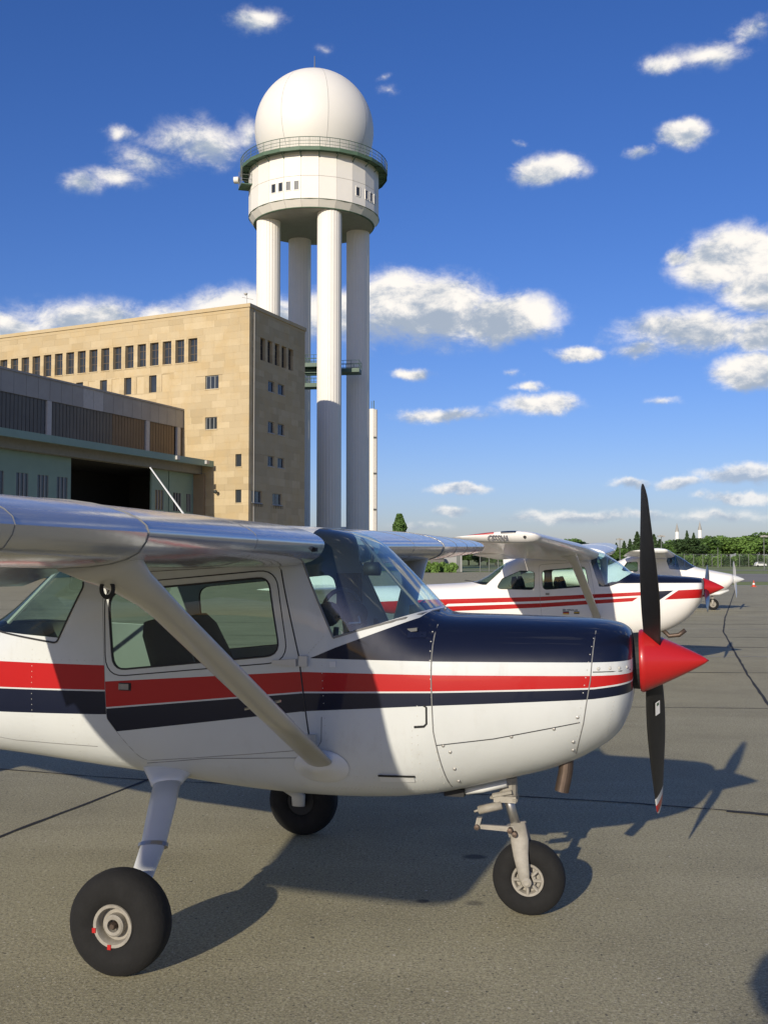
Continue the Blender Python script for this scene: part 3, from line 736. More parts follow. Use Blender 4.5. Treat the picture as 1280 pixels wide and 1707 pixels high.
ORD = ['first', 'second', 'third', 'fourth', 'fifth', 'sixth', 'seventh', 'eighth', 'ninth', 'tenth', 'eleventh', 'twelfth', 'thirteenth', 'fourteenth', 'fifteenth', 'sixteenth', 'seventeenth', 'eighteenth', 'nineteenth', 'twentieth', 'twenty-first', 'twenty-second']
def place(px, D, top, kind, wid, label, group):
    h = 1.75+(929-top)/1760*D; tree(kind, at_px(px, D), D, h, wid, label, group)
G1 = 'trees along the far right edge of the airfield'
row = [(1100, 'cone', 903, 1.2), (1062, 'cone', 891, 1.3), (1078, 'dark', 899, 1.2), (1090, 'cone', 897, 1.0), (1134, 'round', 901, 1.5), (1150, 'dark', 899, 1.4), (1166, 'round', 900, 1.5),
       (1145, 'cone', 890, .9), (1156, 'cone', 890, .9), (1182, 'round2', 898, 1.6), (1200, 'round3', 896, 1.5), (1214, 'round', 897, 1.4), (1228, 'round2', 896, 1.5), (1242, 'round3', 897, 1.5),
       (1256, 'dark', 893, 1.5), (1268, 'round2', 889, 1.8), (1284, 'round', 891, 1.8), (1302, 'round3', 893, 1.7), (1322, 'round2', 891, 1.8), (1345, 'round', 895, 1.8),
       (1118, 'dark', 906, 1.2), (1108, 'round', 908, 1.0)]
for i, (px, kd, tp, wd) in enumerate(row):
    D = 330 + rnd.uniform(-12, 20) - (40 if kd == 'cone' and px < 1110 else 0) + (40 if kd == 'cone' and px > 1140 else 0)
    same = sorted(q[0] for q in row if q[1] == kd and (kd != 'cone' or (q[0] > 1120) == (px > 1120))); o_ = ORD[same.index(px)]
    if kd == 'cone': lab = ('dark pointed conifer between the twin white minarets, %s from the left' if px > 1120 else 'dark pointed conifer left of the twin minarets, %s from the left') % o_
    elif kd == 'round3': lab = 'pale green rounded tree behind the far right fence, %s such from the left' % o_
    elif kd == 'dark': lab = 'dark bushy tree behind the far right fence, %s such from the left' % o_
    elif kd == 'round2': lab = 'broad mid green tree behind the far right fence, %s such from the left' % o_
    else: lab = 'mid green rounded tree behind the far right fence, %s such from the left' % o_
    place(px, D, tp-rnd.uniform(1, 6), kd, wd*rnd.uniform(1.0, 1.3), lab, G1)
G2 = 'trees beyond the red and white high-wing aircraft'
g2 = [(958, 896, 'round', 1.5), (948, 901, 'dark', 1.2), (968, 902, 'round2', 1.2), (990, 908, 'dark', .9), (1003, 906, 'round', .9), (1014, 912, 'dark', .8), (1027, 905, 'cone', .8), (1040, 902, 'cone', .9), (1050, 899, 'cone', 1.0), (1033, 912, 'round', .8)]
for px, tp, kd, wd in g2:
    o_ = ORD[sorted(q[0] for q in g2 if (q[2] == 'cone') == (kd == 'cone')).index(px)]
    place(px, 300+rnd.uniform(-10, 20), tp, kd, wd, ('conifer behind the cabin of the second aircraft, %s from the left' if kd == 'cone' else 'small green tree above the second aircraft, %s from the left') % o_, G2)
place(666, 205, 857, 'poplar', 1.35, 'lone pointed poplar standing right of the radar tower', None)
for px, tp, kd in [(640, 890, 'round'), (652, 891, 'dark'), (628, 888, 'round2'), (686, 894, 'round')]:
    place(px, 260, tp, kd, .8, 'low tree near the lone poplar, %s from the left' % ORD[[628, 640, 652, 686].index(px)], 'low trees round the lone poplar')
for i, px in enumerate([700, 716, 732, 748, 764, 781, 798, 812, 826, 841, 856, 872, 889, 906, 925]):
    place(px, 225+rnd.uniform(-8, 14), 921+rnd.uniform(-6, 3), ['round', 'round3', 'dark', 'round2'][i % 4], .72, 'low green tree in the row seen under the wing tips, %s from the left' % ORD[i], 'low tree row seen under the wing tips')
# more trees to both sides, beyond the frame edge
for i in range(10):
    place(1370+i*26, 335+rnd.uniform(-15, 15), 893+rnd.uniform(-4, 5), ['round', 'round2', 'dark', 'round3'][i % 4], 1.9, 'green tree right of the far right lamp post, %s beyond it' % ORD[i], G1)

# far fence: posts, rails and wire per bay
def fence(D0, x0, x1, h, n, label, grp):
    f = empty('mesh_fence', (x0, D0, 0)); tag(f, label, 'fence', grp); w_ = (x1-x0)/n
    for i in range(n+1):
        mb = MB(); mb.tube([(i*w_, 0, -.02), (i*w_, 0, h+.05)], .06, 5); mb.build('post', 'fence_metal', f)
    for z in (.12, h):
        mb = MB(); mb.tube([(0, 0, z), (n*w_, 0, z)], .03, 4); mb.build('rail', 'fence_metal', f)
    mb = MB(); k = n*9
    for i in range(k): mb.tube([(i*w_/9, 0, .1), (i*w_/9, 0, h)], .013, 3, cap=False)
    tag(mb.build('wires', 'fence_metal', f), kind='stuff')
fence(196, at_px(1125, 196), at_px(1400, 196), 2.3, 18, 'tall wire fence with posts along the far right grass', None)
fence(128, at_px(800, 128), at_px(905, 128), 1.9, 7, 'low wire fence under the wing of the red and white aircraft', None)
def bush(px, D, h, w_, mat, label, grp, seed):
    o = empty('bush', (at_px(px, D), D, -.05)); tag(o, label, 'bush', grp)
    me = crown_mesh('foliage', seed, 700, 'round', .16, mat, h*1.15, w_); 
    for v_ in me.vertices: v_.co.z = (v_.co.z-h*.33)*1.25
    link('foliage', me, None, o)
for i, px in enumerate([700, 712, 724, 738, 752, 846, 866, 884]):
    bush(px, 122+rnd.uniform(-3, 3), 1.0+.4*rnd.random(), .8, 'leaf_light', 'low pale bush near the grey shed under the wing tips, %s from the left' % ORD[i], 'low bushes near the grey shed', 60+i)
for i in range(22):
    bush(1128+i*8.5, 199+rnd.uniform(0, 3), 1.8+rnd.random()*1.2, 1.3, ['leaf', 'leaf_dark', 'leaf_light'][i % 3], 'shrub growing behind the far right wire fence, %s from the left' % ORD[i], 'shrubs behind the far right fence', 90+i)
s = empty('storage_shed', (at_px(753, 126), 126, 0)); tag(s, 'plain grey flat-roofed shed seen under the far wing tip', 'shed')
mb = MB(); mb.box(-1.35, 1.2, 0, 3, 0, 2.15); mb.build('wall', 'shed_grey', s)
mb = MB(); mb.box(-1.42, 1.28, -.08, 3.1, 2.155, 2.28); mb.build('roof', 'concrete_post', s)
mb = MB(); mb.box(.55, 1.0, -.03, -.004, 0, 1.9); mb.build('door', 'fence_metal', s)
s = empty('parked_trailer', (at_px(716, 124), 124, 0)); tag(s, 'dark covered trailer left of the grey shed', 'trailer')
mb = MB(); mb.box(-1.9, 1.7, 0, 2, .45, 1.0).tube([(-1.9, 1, 1.0), (1.7, 1, 1.0)], .9, 12); mb.build('cover', 'clere_dark', s)
for xx in (-1.0, .8):
    mb = MB(); mb.lathe([(0, -.1), (.33, -.1), (.36, 0), (.33, .1), (0, .1)], 14, axis='y', c=(xx, -.05, .36)); mb.build('wheel', 'rubber', s)
s = empty('parked_car', (at_px(1268, 192), 192, 0), R(4)); s.scale = (.5, .5, .62); tag(s, 'small white car far off by the right fence', 'car')
mb = MB(); mb.add([(-2, 0, .35), (2, 0, .35), (2, 0, .85), (1.1, 0, .95), (.6, 0, 1.42), (-1.3, 0, 1.42), (-1.95, 0, .95)]+[(-2, 1.7, .35), (2, 1.7, .35), (2, 1.7, .85), (1.1, 1.7, .95), (.6, 1.55, 1.42), (-1.3, 1.55, 1.42), (-1.95, 1.7, .95)],
    [(0, 1, 2, 3, 4, 5, 6), (13, 12, 11, 10, 9, 8, 7)]+[(i, i+7, (i+1) % 7+7, (i+1) % 7) for i in range(7)]); mb.build('body', 'white_paint', s); bm_fix(s.children[0].data)
mb = MB(); mb.add([(-1.2, -.012, .97), (.95, -.012, .97), (.55, -.012, 1.36), (-1.15, -.012, 1.36)], [(0, 1, 2, 3)]); mb.build('side_window', 'window_dark', s)
for xx in (-1.25, 1.2):
    mb = MB(); mb.lathe([(0, -.1), (.28, -.1), (.31, 0), (.28, .12), (0, .12)], 14, axis='y', c=(xx, .02, .31)); mb.build('wheel', 'rubber', s)
# twin minarets
for px, tp, lab in ((1128.5, 871, 'left of the twin white minarets rising above the far trees'), (1166.5, 868, 'right of the twin white minarets rising above the far trees')):
    D = 640; s = empty('minaret', (at_px(px, D), D, 0)); tag(s, lab, 'minaret', 'twin minarets on the horizon'); zt = 1.75+(929-tp)/1760*D; q = zt-5.6
    mb = MB(); mb.lathe([(1.15, 0), (1.15, q-6), (1.15, q)], 14); mb.build('shaft', 'white_wall', s)
    mb = MB(); mb.lathe([(1.15, q-6.6), (1.7, q-5.9), (1.75, q-5.0), (1.6, q-5.0)], 14); mb.build('balcony', 'white_wall', s)
    mb = MB(); mb.lathe([(1.25, q), (.55, q+3), (.06, q+5.2), (0, q+5.6)], 14); mb.build('spire', 'fascia_grey', s)
# lamp posts
for px, D, tp, lab in ((1102, 150, 894, 'grey lamp post rising behind the white aircraft'), (1033, 160, 899, 'grey lamp post left of the black propeller'), (1273, 150, 894, 'grey lamp post at the far right edge'), (1196, 170, 912, 'short pole standing behind the far fence')):
    s = empty('lamp_post', (at_px(px, D), D, 0)); tag(s, lab, 'lamp post', 'lamp posts round the airfield'); zt = 1.75+(929-tp)/1760*D
    mb = MB(); mb.tube([(0, 0, 0), (0, 0, zt-.1)], [.09, .05], 7); mb.build('pole', 'fence_metal', s)
    if px == 1196: continue
    mb = MB(); mb.box(-.5, .5, -.18, .18, zt-.12, zt+.1).box(-.12, .12, -.3, .3, zt-.05, zt+.16); mb.build('lamp_head', 'fascia_grey', s)
# traffic cone by the taxiway edge
s = empty('traffic_cone', (at_px(1256, 62.5)-.0, 62.5, 0)); s.location.x = at_px(1256-1, 62.5); s.scale = (.62, .62, .62); tag(s, 'small red and white cone at the edge of the far tarmac', 'cone')
mb = MB(); mb.box(-.2, .2, -.2, .2, 0, .05); mb.build('base', 'cone_red', s)
mb = MB(); mb.lathe([(.16, .05), (.12, .22)], 14).lathe([(.085, .37), (.03, .62), (0, .63)], 14); mb.build('body', 'cone_red', s)
mb = MB(); mb.lathe([(.122, .22), (.087, .37)], 14); mb.build('white_band', 'white_wall', s)

# ================================================================== AIRCRAFT
def pchip(xs, ys, x):
    n = len(xs)
    if x <= xs[0]: return ys[0]
    if x >= xs[-1]: return ys[-1]
    h = [xs[i+1]-xs[i] for i in range(n-1)]; dl = [(ys[i+1]-ys[i])/h[i] for i in range(n-1)]; m = [0.0]*n
    m[0] = dl[0]; m[-1] = dl[-1]
    for i in range(1, n-1):
        if dl[i-1]*dl[i] > 0: w1 = 2*h[i]+h[i-1]; w2 = h[i]+2*h[i-1]; m[i] = (w1+w2)/(w1/dl[i-1]+w2/dl[i])
    i = max(j for j in range(n-1) if xs[j] <= x); t = (x-xs[i])/h[i]; t2 = t*t; t3 = t2*t
    return (2*t3-3*t2+1)*ys[i]+(t3-2*t2+t)*h[i]*m[i]+(-2*t3+3*t2)*ys[i+1]+(t3-t2)*h[i]*m[i+1]
class Skin:
    def __init__(s, sec):
        sec = sorted(sec); s.x = [q[0] for q in sec]; s.c = [[q[k] for q in sec] for k in range(1, 7)]
    def at(s, x): return [pchip(s.x, c, x) for c in s.c]     # w, zt, zb, zm, nt, nb
    def ring(s, x, n):
        w, zt, zb, zm, nt, nb = s.at(x); out = []
        for j in range(n):
            p = 2*math.pi*(j+.5)/n; c, si = math.cos(p), math.sin(p); h, e = (zt-zm, nt) if si > 0 else (zm-zb, nb)
            r = (abs(c/w)**e+abs(si/h)**e)**(-1/e); out.append((x, r*c, zm+r*si))
        return out
    def y(s, x, z):
        w, zt, zb, zm, nt, nb = s.at(x); h, e = (zt-zm, nt) if z > zm else (zm-zb, nb); t = min(.999, abs(z-zm)/h)
        return w*(1-t**e)**(1/e)
    def pt(s, x, z, side=-1, out=0.0): return Vector((x, side*(s.y(x, z)+out), z))
def rounded(poly, r, k=4):
    out = []; n = len(poly)
    for i in range(n):
        a, b, c = Vector(poly[i-1]), Vector(poly[i]), Vector(poly[(i+1) % n]); u = (a-b).normalized(); v = (c-b).normalized()
        rr = r[i] if isinstance(r, (list, tuple)) else r
        if rr <= 0: out.append(tuple(b)); continue
        ang = u.angle(v); d = min(rr/math.tan(ang/2), (a-b).length*.45, (c-b).length*.45)
        p0, p1 = b+u*d, b+v*d
        for j in range(k+1):
            t = j/k; out.append(tuple(p0*(1-t)**2+b*2*t*(1-t)+p1*t*t))
    return out
def cut(bm, poly):
    """cut the loft along a convex side-view polygon (x, z), counter-clockwise; returns the faces inside"""
    xs = [p[0] for p in poly]; zs = [p[1] for p in poly]; x0, x1, z0, z1 = min(xs)-.01, max(xs)+.01, min(zs)-.01, max(zs)+.01
    n = len(poly)
    for i in range(n):
        a, b = poly[i], poly[(i+1) % n]; dx, dz = b[0]-a[0], b[1]-a[1]; L = math.hypot(dx, dz)
        if L < 1e-5: continue
        fs = []
        for f in bm.faces:
            fx = [v.co.x for v in f.verts]; fz = [v.co.z for v in f.verts]
            if max(fx) > x0 and min(fx) < x1 and max(fz) > z0 and min(fz) < z1: fs.append(f)
        g = list(set([v for f in fs for v in f.verts])) + list(set([e for f in fs for e in f.edges])) + fs
        bmesh.ops.bisect_plane(bm, geom=g, dist=1e-5, plane_co=(a[0], 0, a[1]), plane_no=(dz/L, 0, -dx/L))
    def inside(c):
        for i in range(n):
            a, b = poly[i], poly[(i+1) % n]
            if (b[0]-a[0])*(c.z-a[1])-(b[1]-a[1])*(c.x-a[0]) < -1e-7: return False
        return True
    return [f for f in bm.faces if inside(f.calc_center_median())]
def take(bm, faces):
    nb = bmesh.new(); mp = {}
    for f in faces:
        vs = []
        for v in f.verts:
            if v not in mp: mp[v] = nb.verts.new(v.co)
            vs.append(mp[v])
        try: nb.faces.new(vs)
        except ValueError: pass
    bmesh.ops.delete(bm, geom=faces, context='FACES'); nb.normal_update(); return nb
def bm_obj(name, bm, mat, parent, smooth=True):
    me = bpy.data.meshes.new(name); bmesh.ops.recalc_face_normals(bm, faces=bm.faces) if False else None
    bm.to_mesh(me); return link(name, me, mat, parent, smooth)
def split_y(bm):
    """two bmeshes: near (y<0) and far side"""
    a = bm.copy(); bmesh.ops.delete(a, geom=[f for f in a.faces if f.calc_center_median().y > 0], context='FACES')
    b = bm.copy(); bmesh.ops.delete(b, geom=[f for f in b.faces if f.calc_center_median().y <= 0], context='FACES'); return a, b
def skin_line(mb, sk, pts, r=.003, side=-1, out=.001, close=False, step=.04):
    P = []; pts = list(pts)+([pts[0]] if close else [])
    for a, b in zip(pts, pts[1:]):
        L = math.hypot(b[0]-a[0], b[1]-a[1]); k = max(1, int(L/step))
        for i in range(k): P.append(sk.pt(a[0]+(b[0]-a[0])*i/k, a[1]+(b[1]-a[1])*i/k, side, out))
    P.append(sk.pt(*pts[-1], side, out)); mb.tube(P, r, 5, cap=not close); return mb
def airfoil(n=22, t=.12, c0=0.0, c1=1.0):
    """upper surface from c1 back to c0 then lower from c0 to c1: (x/c, z/c)"""
    def yt(x): return 5*t*(.2969*math.sqrt(x)-.126*x-.3516*x*x+.2843*x**3-.1036*x**4)
    def yc(x): return .02/.16*(.8*x-x*x) if x < .4 else .02/.36*(.2+.8*x-x*x)
    xs = [c0+(c1-c0)*(1-math.cos(math.pi*i/n))/2 for i in range(n+1)] if c0 == 0 else [c0+(c1-c0)*i/n for i in range(n+1)]
    if c0 == 0 and c1 < 1: xs = [c1*(1-math.cos(math.pi/2*i/n)) for i in range(n+1)]
    up = [(x, yc(x)+yt(x)) for x in reversed(xs)]; lo = [(x, yc(x)-yt(x)*(1.18+.5*math.exp(-x/.16)*min(1, x/.012))) for x in (xs[1:] if c0 == 0 else xs)]
    return up+lo
def wing_loft(st, c0=0., c1=1., side=-1, n=22, zoff=0.0, sub=6):
    """st: (y, x of leading edge, chord, z of leading edge, thickness factor)"""
    sts = []
    for a, b in zip(st, st[1:]):
        k = max(1, int((b[0]-a[0])/.12)) if sub else 1
        for i in range(k): sts.append([a[q]+(b[q]-a[q])*i/k for q in range(5)])
    sts.append(list(st[-1])); vs = []; fs = []
    for (y, xl, ch, zl, tf) in sts:
        af = airfoil(n, .12*tf, c0, c1)
        for (u, w_) in af: vs.append((xl-u*ch, side*y, zl+(w_-u*.033)*ch+zoff))
    m_ = len(af)
    for i in range(len(sts)-1):
        for j in range(m_):
            f = (i*m_+j, i*m_+(j+1) % m_, (i+1)*m_+(j+1) % m_, (i+1)*m_+j); fs.append(f if side < 0 else f[::-1])
    e0 = tuple(range(m_)); e1 = tuple((len(sts)-1)*m_+j for j in range(m_)); fs += [e0[::-1] if side < 0 else e0, e1 if side < 0 else e1[::-1]]
    mb = MB(); mb.add(vs, fs); return mb
def wheel(parent, name, c, r, w_, rim_r, detail=False, side=-1):
    root = parent; x, y, z = c
    tp = [(rim_r, -w_*.36), (rim_r+.006, -w_*.42), (rim_r+(r-rim_r)*.35, -w_*.5), (rim_r+(r-rim_r)*.72, -w_*.47), (r*.965, -w_*.32), (r*.995, -w_*.15), (r, 0)]
    tp = tp+[(a, -b) for a, b in reversed(tp[:-1])]
    mb = MB(); mb.lathe(tp, 44, axis='y', c=c, close=False); ty = mb.build(name, 'rubber', root, smooth=True); bm_fix(ty.data)
    # the tyre flattens where it stands
    for v in ty.data.vertices:
        if v.co.z < .004: v.co.z = .004
    s = side
    rp = [(rim_r*1.02, s*w_*.40), (rim_r*1.0, s*w_*.44), (rim_r*.86, s*w_*.43), (rim_r*.80, s*w_*.36), (rim_r*.78, s*w_*.18), (0, s*w_*.18)]
    mb = MB(); mb.lathe(rp, 36, axis='y', c=c, close=False); rm = mb.build('rim', 'rim_white', ty, smooth=False); bm_fix(rm.data); auto_smooth(rm, 30)
    mb = MB(); mb.lathe([(rim_r*.52, s*w_*.17), (rim_r*.52, s*w_*.38), (rim_r*.44, s*w_*.41), (rim_r*.30, s*w_*.40), (rim_r*.27, s*w_*.22), (0, s*w_*.22)], 28, axis='y', c=c, close=False); hb_ = mb.build('hub', 'rim_white', ty); bm_fix(hb_.data)
    mb = MB(); mb.lathe([(rim_r*.2, s*w_*.2), (rim_r*.2, s*w_*.36), (rim_r*.12, s*w_*.46), (0, s*w_*.46)], 6, axis='y', c=c, close=False); mb.build('axle_nut', 'rust_pipe', ty)
    # back of the wheel with brake disc
    mb = MB(); mb.lathe([(0, -s*w_*.30), (rim_r*.98, -s*w_*.36), (rim_r*.98, -s*w_*.1)], 28, axis='y', c=c, close=False); bk = mb.build('brake_disc', 'dark', ty); bm_fix(bk.data)
    return ty
def blade(parent, hub, tilt, R_, chord, mat='blade_black', tips=False, r0=.10, beta0=50, beta1=14, sgn=1):
    u = Vector((0, -math.sin(tilt), math.cos(tilt)))*sgn; xh = Vector((1, 0, 0)); v = xh.cross(u); N = 28; K = 14; vs = []; fs = []; mi = []
    for i in range(N+1):
        t = i/N; r = r0+(R_-r0)*(1-(1-t)**1.5) ; q = (r-r0)/(R_-r0)
        ch = chord*(.62+.38*math.sin(min(1, q/.45)*math.pi/2)) * (1-max(0, q-.5)**1.6*1.05)
        if q > .93: ch *= math.sqrt(max(.02, 1-((q-.93)/.07)**2))
        b = R(beta0+(beta1-beta0)*q**.8); th = ch*(.22-.13*q) if q > .1 else ch*.3
        cd = v*math.cos(b)+xh*math.sin(b); nd = xh*math.cos(b)-v*math.sin(b)
        for j in range(K):
            a = 2*math.pi*j/K; X = math.cos(a); Zz = math.sin(a)*(1 if math.sin(a) > 0 else .35); vs.append(Vector(hub)+u*r+cd*(X*ch*.5+ch*.05)+nd*Zz*th*.5*(1-.25*X if X < 0 else 1))
    for i in range(N):
        r = r0+(R_-r0)*(1-(1-(i+.5)/N)**1.5); q = r/R_
        for j in range(K): fs.append((i*K+j, i*K+(j+1) % K, (i+1)*K+(j+1) % K, (i+1)*K+j)); mi.append((1 if .86 < q < .905 or q > .965 else 2 if q >= .905 else 0) if tips else 0)
    fs += [tuple(reversed(range(K))), tuple(N*K+j for j in range(K))]; mi += [0, 1 if tips else 0]
    mb = MB(); mb.v = [tuple(p) for p in vs]; mb.f = fs; mb.mi = mi; mb.tone = [0]*len(fs)
    o = mb.build('propeller_blade', [mat, 'white_paint', 'red_paint'] if tips else mat, parent, smooth=True); bm_fix(o.data); return o
def spinner(parent, hub, r, x0, x1, mat):
    L = x1-x0; n = 18; prof = [(r*.96, x0-.012), (r, x0)]
    for i in range(1, n+1):
        t = i/n; prof.append((max(0, r*(1-t)**.86*(1+.0*t)), x0+L*t))
    mb = MB(); mb.lathe(prof, 48, axis='x', c=(0, hub[1], hub[2])); o = mb.build('spinner', mat, parent, smooth=False); bm_fix(o.data); auto_smooth(o, 50); return o
def aerofoil_surface(mb, root, tip, side=None, vertical=False, t=.09):
    """root, tip: (span coordinate, x LE, chord, other coordinate)"""
    n = 12; vs = []; fs = []
    for (s_, xl, ch, o_) in (root, tip):
        af = airfoil(n, t)
        for (u, w_) in af: vs.append((xl-u*ch, o_+w_*ch*.9, s_) if vertical else (xl-u*ch, s_, o_+w_*ch*.9))
    m_ = len(af)
    for j in range(m_): fs.append((j, (j+1) % m_, m_+(j+1) % m_, m_+j))
    fs += [tuple(range(m_)), tuple(range(m_, 2*m_))]
    return mb.add(vs, fs)
def aircraft(P):
    h = R(P['heading']); root = empty(P['name'], P['loc'], -h); tag(root, P['label'], 'aircraft', P.get('group'))
    sk = Skin(P['sec']); xs0, xs1 = sk.x[0], sk.x[-1]
    # ---- fuselage loft
    n = P.get('ring', 72); st = []; x = xs1
    while x > xs0: st.append(x); x -= (.012 if xs1-x < .12 else .045 if x > P['x_aft'] else .14)
    st.append(xs0); bm = bmesh.new(); rings = []
    for x in st: rings.append([bm.verts.new(p) for p in sk.ring(x, n)])
    for a, b in zip(rings, rings[1:]):
        for j in range(n): bm.faces.new((a[j], a[(j+1) % n], b[(j+1) % n], b[j]))
    bm.faces.new(list(reversed(rings[0]))); bm.faces.new(rings[-1])
    bmesh.ops.recalc_face_normals(bm, faces=bm.faces)
    glass = []; doors = []
    for (nm, poly, mat) in P['windows']:
        glass.append((nm, take(bm, cut(bm, poly)), mat))
    if 'door' in P:
        dbm = take(bm, cut(bm, P['door'])); dg = take(dbm, cut(dbm, P['door_win'])); doors = list(zip(split_y(dbm), split_y(dg)))
    # ---- cabin lining: the same skin moved inwards
    lin = bmesh.new()
    for src in [bm]+[d[0] for d in doors]:
        src.normal_update(); mp = {}
        for f in src.faces:
            c = f.calc_center_median()
            if P['cab'][0] < c.x < P['cab'][1]:
                vs = []
                for v in f.verts:
                    if v not in mp: mp[v] = lin.verts.new(v.co - v.normal*.016)
                    vs.append(mp[v])
                lin.faces.new(list(reversed(vs)))
    fus = bm_obj('fuselage', bm, P['paint'], root)
    bm_obj('cabin_lining', lin, 'cabin_grey' if P.get('detail') else 'cabin_dark', root)
    for nm, g, mat in glass:
        if nm == 'windscreen': bm_obj(nm, g, mat, root)
        else:
            for q in split_y(g):
                if q.faces: bm_obj(nm, q, mat, root)
    for i, (d, g) in enumerate(doors):
        sgn = -1 if i == 0 else 1
        for v in d.verts: v.co += v.normal*.0022
        do = bm_obj('door', d, P['door_paint'], root); bm_obj('door_window', g, 'side_glass', do)
        mb = MB(); skin_line(mb, sk, P['door'], .0026, sgn, .0, close=True); mb.build('door_gap', 'seam_soft', do)
        if P.get('detail'): mb = MB(); skin_line(mb, sk, [(-.957, .86), (-1.013, 1.285), (-1.112, 1.69)], .0034, sgn, .001); mb.build('door_front_gap', 'seam', do)
        mb = MB(); skin_line(mb, sk, P['door_win'], .005, sgn, .0015, close=True); mb.build('window_seal', 'seam', do)
        if P.get('detail'):
            ring2 = rounded(P['door_win_frame'], .10, 6); mb = MB(); skin_line(mb, sk, ring2, .0035, sgn, .001, close=True); mb.build('frame_groove', 'seam', do)
    for nm, poly, mat in P['windows']:
        if nm == 'windscreen': continue
        for sgn in (-1, 1):
            top_ = P.get('seal_top', 1.7); k_ = [i for i, p in enumerate(poly) if p[1] >= top_]; pl = list(poly)
            if k_: a_ = k_[-1]+1; pl = [p for p in pl[a_:]+pl[:a_] if p[1] < top_]
            mb = MB(); skin_line(mb, sk, pl, .005, sgn, .0015, close=not k_); mb.build('window_seal', 'seam', root)
    # ---- wings
    W = P['wing']; ys = W['split']
    def zle(y): return W['z']+W['dih']*y
    def sec(y):
        if y <= W['y1']: return (y, W['x'], W['c'], zle(y), 1.0)
        t = (y-W['y1'])/(W['y2']-W['y1']); return (y, W['x']+(W['xt']-W['x'])*t, W['c']+(W['ct']-W['c'])*t, zle(y), 1.0)
    tipst = []
    y2 = W['y2']
    for dy, cf, tf, dx in ((.07, .985, .96, .008), (.12, .955, .84, .022), (.155, .91, .62, .045), (.172, .84, .3, .08)): tipst.append((y2+dy, W['xt']-dx, W['ct']*cf, zle(y2+dy)+(.01 if tf < .8 else 0)+.02*(1-tf), tf))
    wings = []
    for s in (-1, 1):
        wi = wing_loft([sec(W['y0']), sec(ys)], 0, .735, s).build('wing_inner_panel', W['mat'], root, smooth=False); auto_smooth(wi, 35)
        wo = wing_loft([tuple(q+(0, .004, .008, 0, .012)[k] for k, q in enumerate(sec(ys-.03))), sec(W['y1']) if W['y1'] > ys else sec(ys+.01), sec((W['y1']+y2)/2), sec(y2-.02)], 0, 1, s).build('wing_outer_panel', W['mat'], root); auto_smooth(wo, 35)
        wt = wing_loft([sec(y2-.02)]+tipst, 0, 1, s, sub=0).build('wing_tip', W.get('tipmat', W['mat']), root); auto_smooth(wt, 50)
        fl = wing_loft([sec(W['y0']+.06), sec(ys-.04)], .755, 1, s, n=8).build('flap', W.get('flapmat', W['mat']), root); auto_smooth(fl, 40)
        hx = W['x']-.755*W['c']; hz = zle(1.3)-.033; a = -R(W.get('flap', 0))
        for v in fl.data.vertices:
            dx, dz = v.co.x-hx, v.co.z-hz; v.co.x = hx+dx*math.cos(a)+dz*math.sin(a); v.co.z = hz-dx*math.sin(a)+dz*math.cos(a)
        wings.append((wi, wo, wt))
        if P.get('detail'):
            for (yy) in (ys+.62, ys+1.3, ys+2.0, 1.35):
                mb = MB(); af = airfoil(22, .12); q = sec(yy); mb.tube([(q[1]-u*q[2], s*yy, q[3]+(w_-u*.033)*q[2]+(.0006 if w_ > 0 else -.0006)) for u, w_ in af if u < .7], .0018, 4)
                mb.build('skin_lap', 'seam_soft', wi if yy < ys else wo)
            af = airfoil(22, .12); q = sec(ys-.03); mb = MB(); mb.tube([(q[1]+.006-u*(q[2]+.01), s*(ys-.032), q[3]+(w_*1.02-u*.033)*q[2]) for u, w_ in af], .0022, 5); mb.build('panel_joint', 'seam_soft', wo)
    # ---- struts
    if 'strut' in P:
        (a, b, ch) = P['strut']
        for s in (-1, 1):
            A = Vector((a[0], s*a[1], a[2])); B = Vector((b[0], s*b[1], b[2])); mb = MB(); C1 = A.lerp(B, .86); C2 = A.lerp(B, .93); k = Vector((.0, 0, 0))
            pts = [A, A.lerp(B, .3), A.lerp(B, .8), C1+Vector((-.005, 0, 0)), C2+Vector((-.025, 0, 0)), A.lerp(B, .97)+Vector((-.045, 0, .004)), B+Vector((-.06, 0, .03))]
            mb.tube(pts, [.026, .027, .029, .034, .045, .06, .10], 20, ry=[ch*.5, ch*.52, ch*.54, ch*.60, ch*.78, ch*1.02, ch*1.35], up=(1, 0, 0)); so = mb.build('wing_strut', P['strut_mat'], root, smooth=True)
            if P.get('detail'):
                mb = MB(); c = A.lerp(B, -.03); nrm = Vector((0, s, -.12)).normalized(); 
                ring = []; ctr = Vector((a[0]-.0, s*(sk.y(a[0], a[2]-.03)), a[2]-.03)); vs = []; fs = []; K = 28
                for rr, o_ in ((1.0, .004), (.9, .012), (.55, .022), (.36, .05)):
                    for j in range(K):
                        t = 2*math.pi*j/K; xx = ctr.x+.135*rr*math.cos(t)+(.0 if rr > .6 else -.02); zz = ctr.z+.085*rr*math.sin(t)+(.0 if rr > .6 else .012); vs.append(sk.pt(xx, zz, s, o_))
                for i in range(3):
                    for j in range(K): fs.append((i*K+j, i*K+(j+1) % K, (i+1)*K+(j+1) % K, (i+1)*K+j))
                fs.append(tuple(3*K+j for j in range(K))); mb.add(vs, fs); mb.build('strut_fairing', 'white_paint', so, smooth=True)
                mb = MB(); q = A.lerp(B, .885); ang = [Vector((-1.112+.022*math.cos(t), s*2.13, 1.646+.028*math.sin(t))) for t in [2*math.pi*i/16 for i in range(17)]]
                mb.tube(ang, .0075, 6, cap=False); mb.build('tie_down_ring', 'dark', so)
                mb = MB(); q = A.lerp(B, .36)
                mb.tube([q+Vector((-.075, 0, -.02)), q+Vector((.085, 0, .02))], .006, 5); mb.build('pitot_drain', 'steel', so)
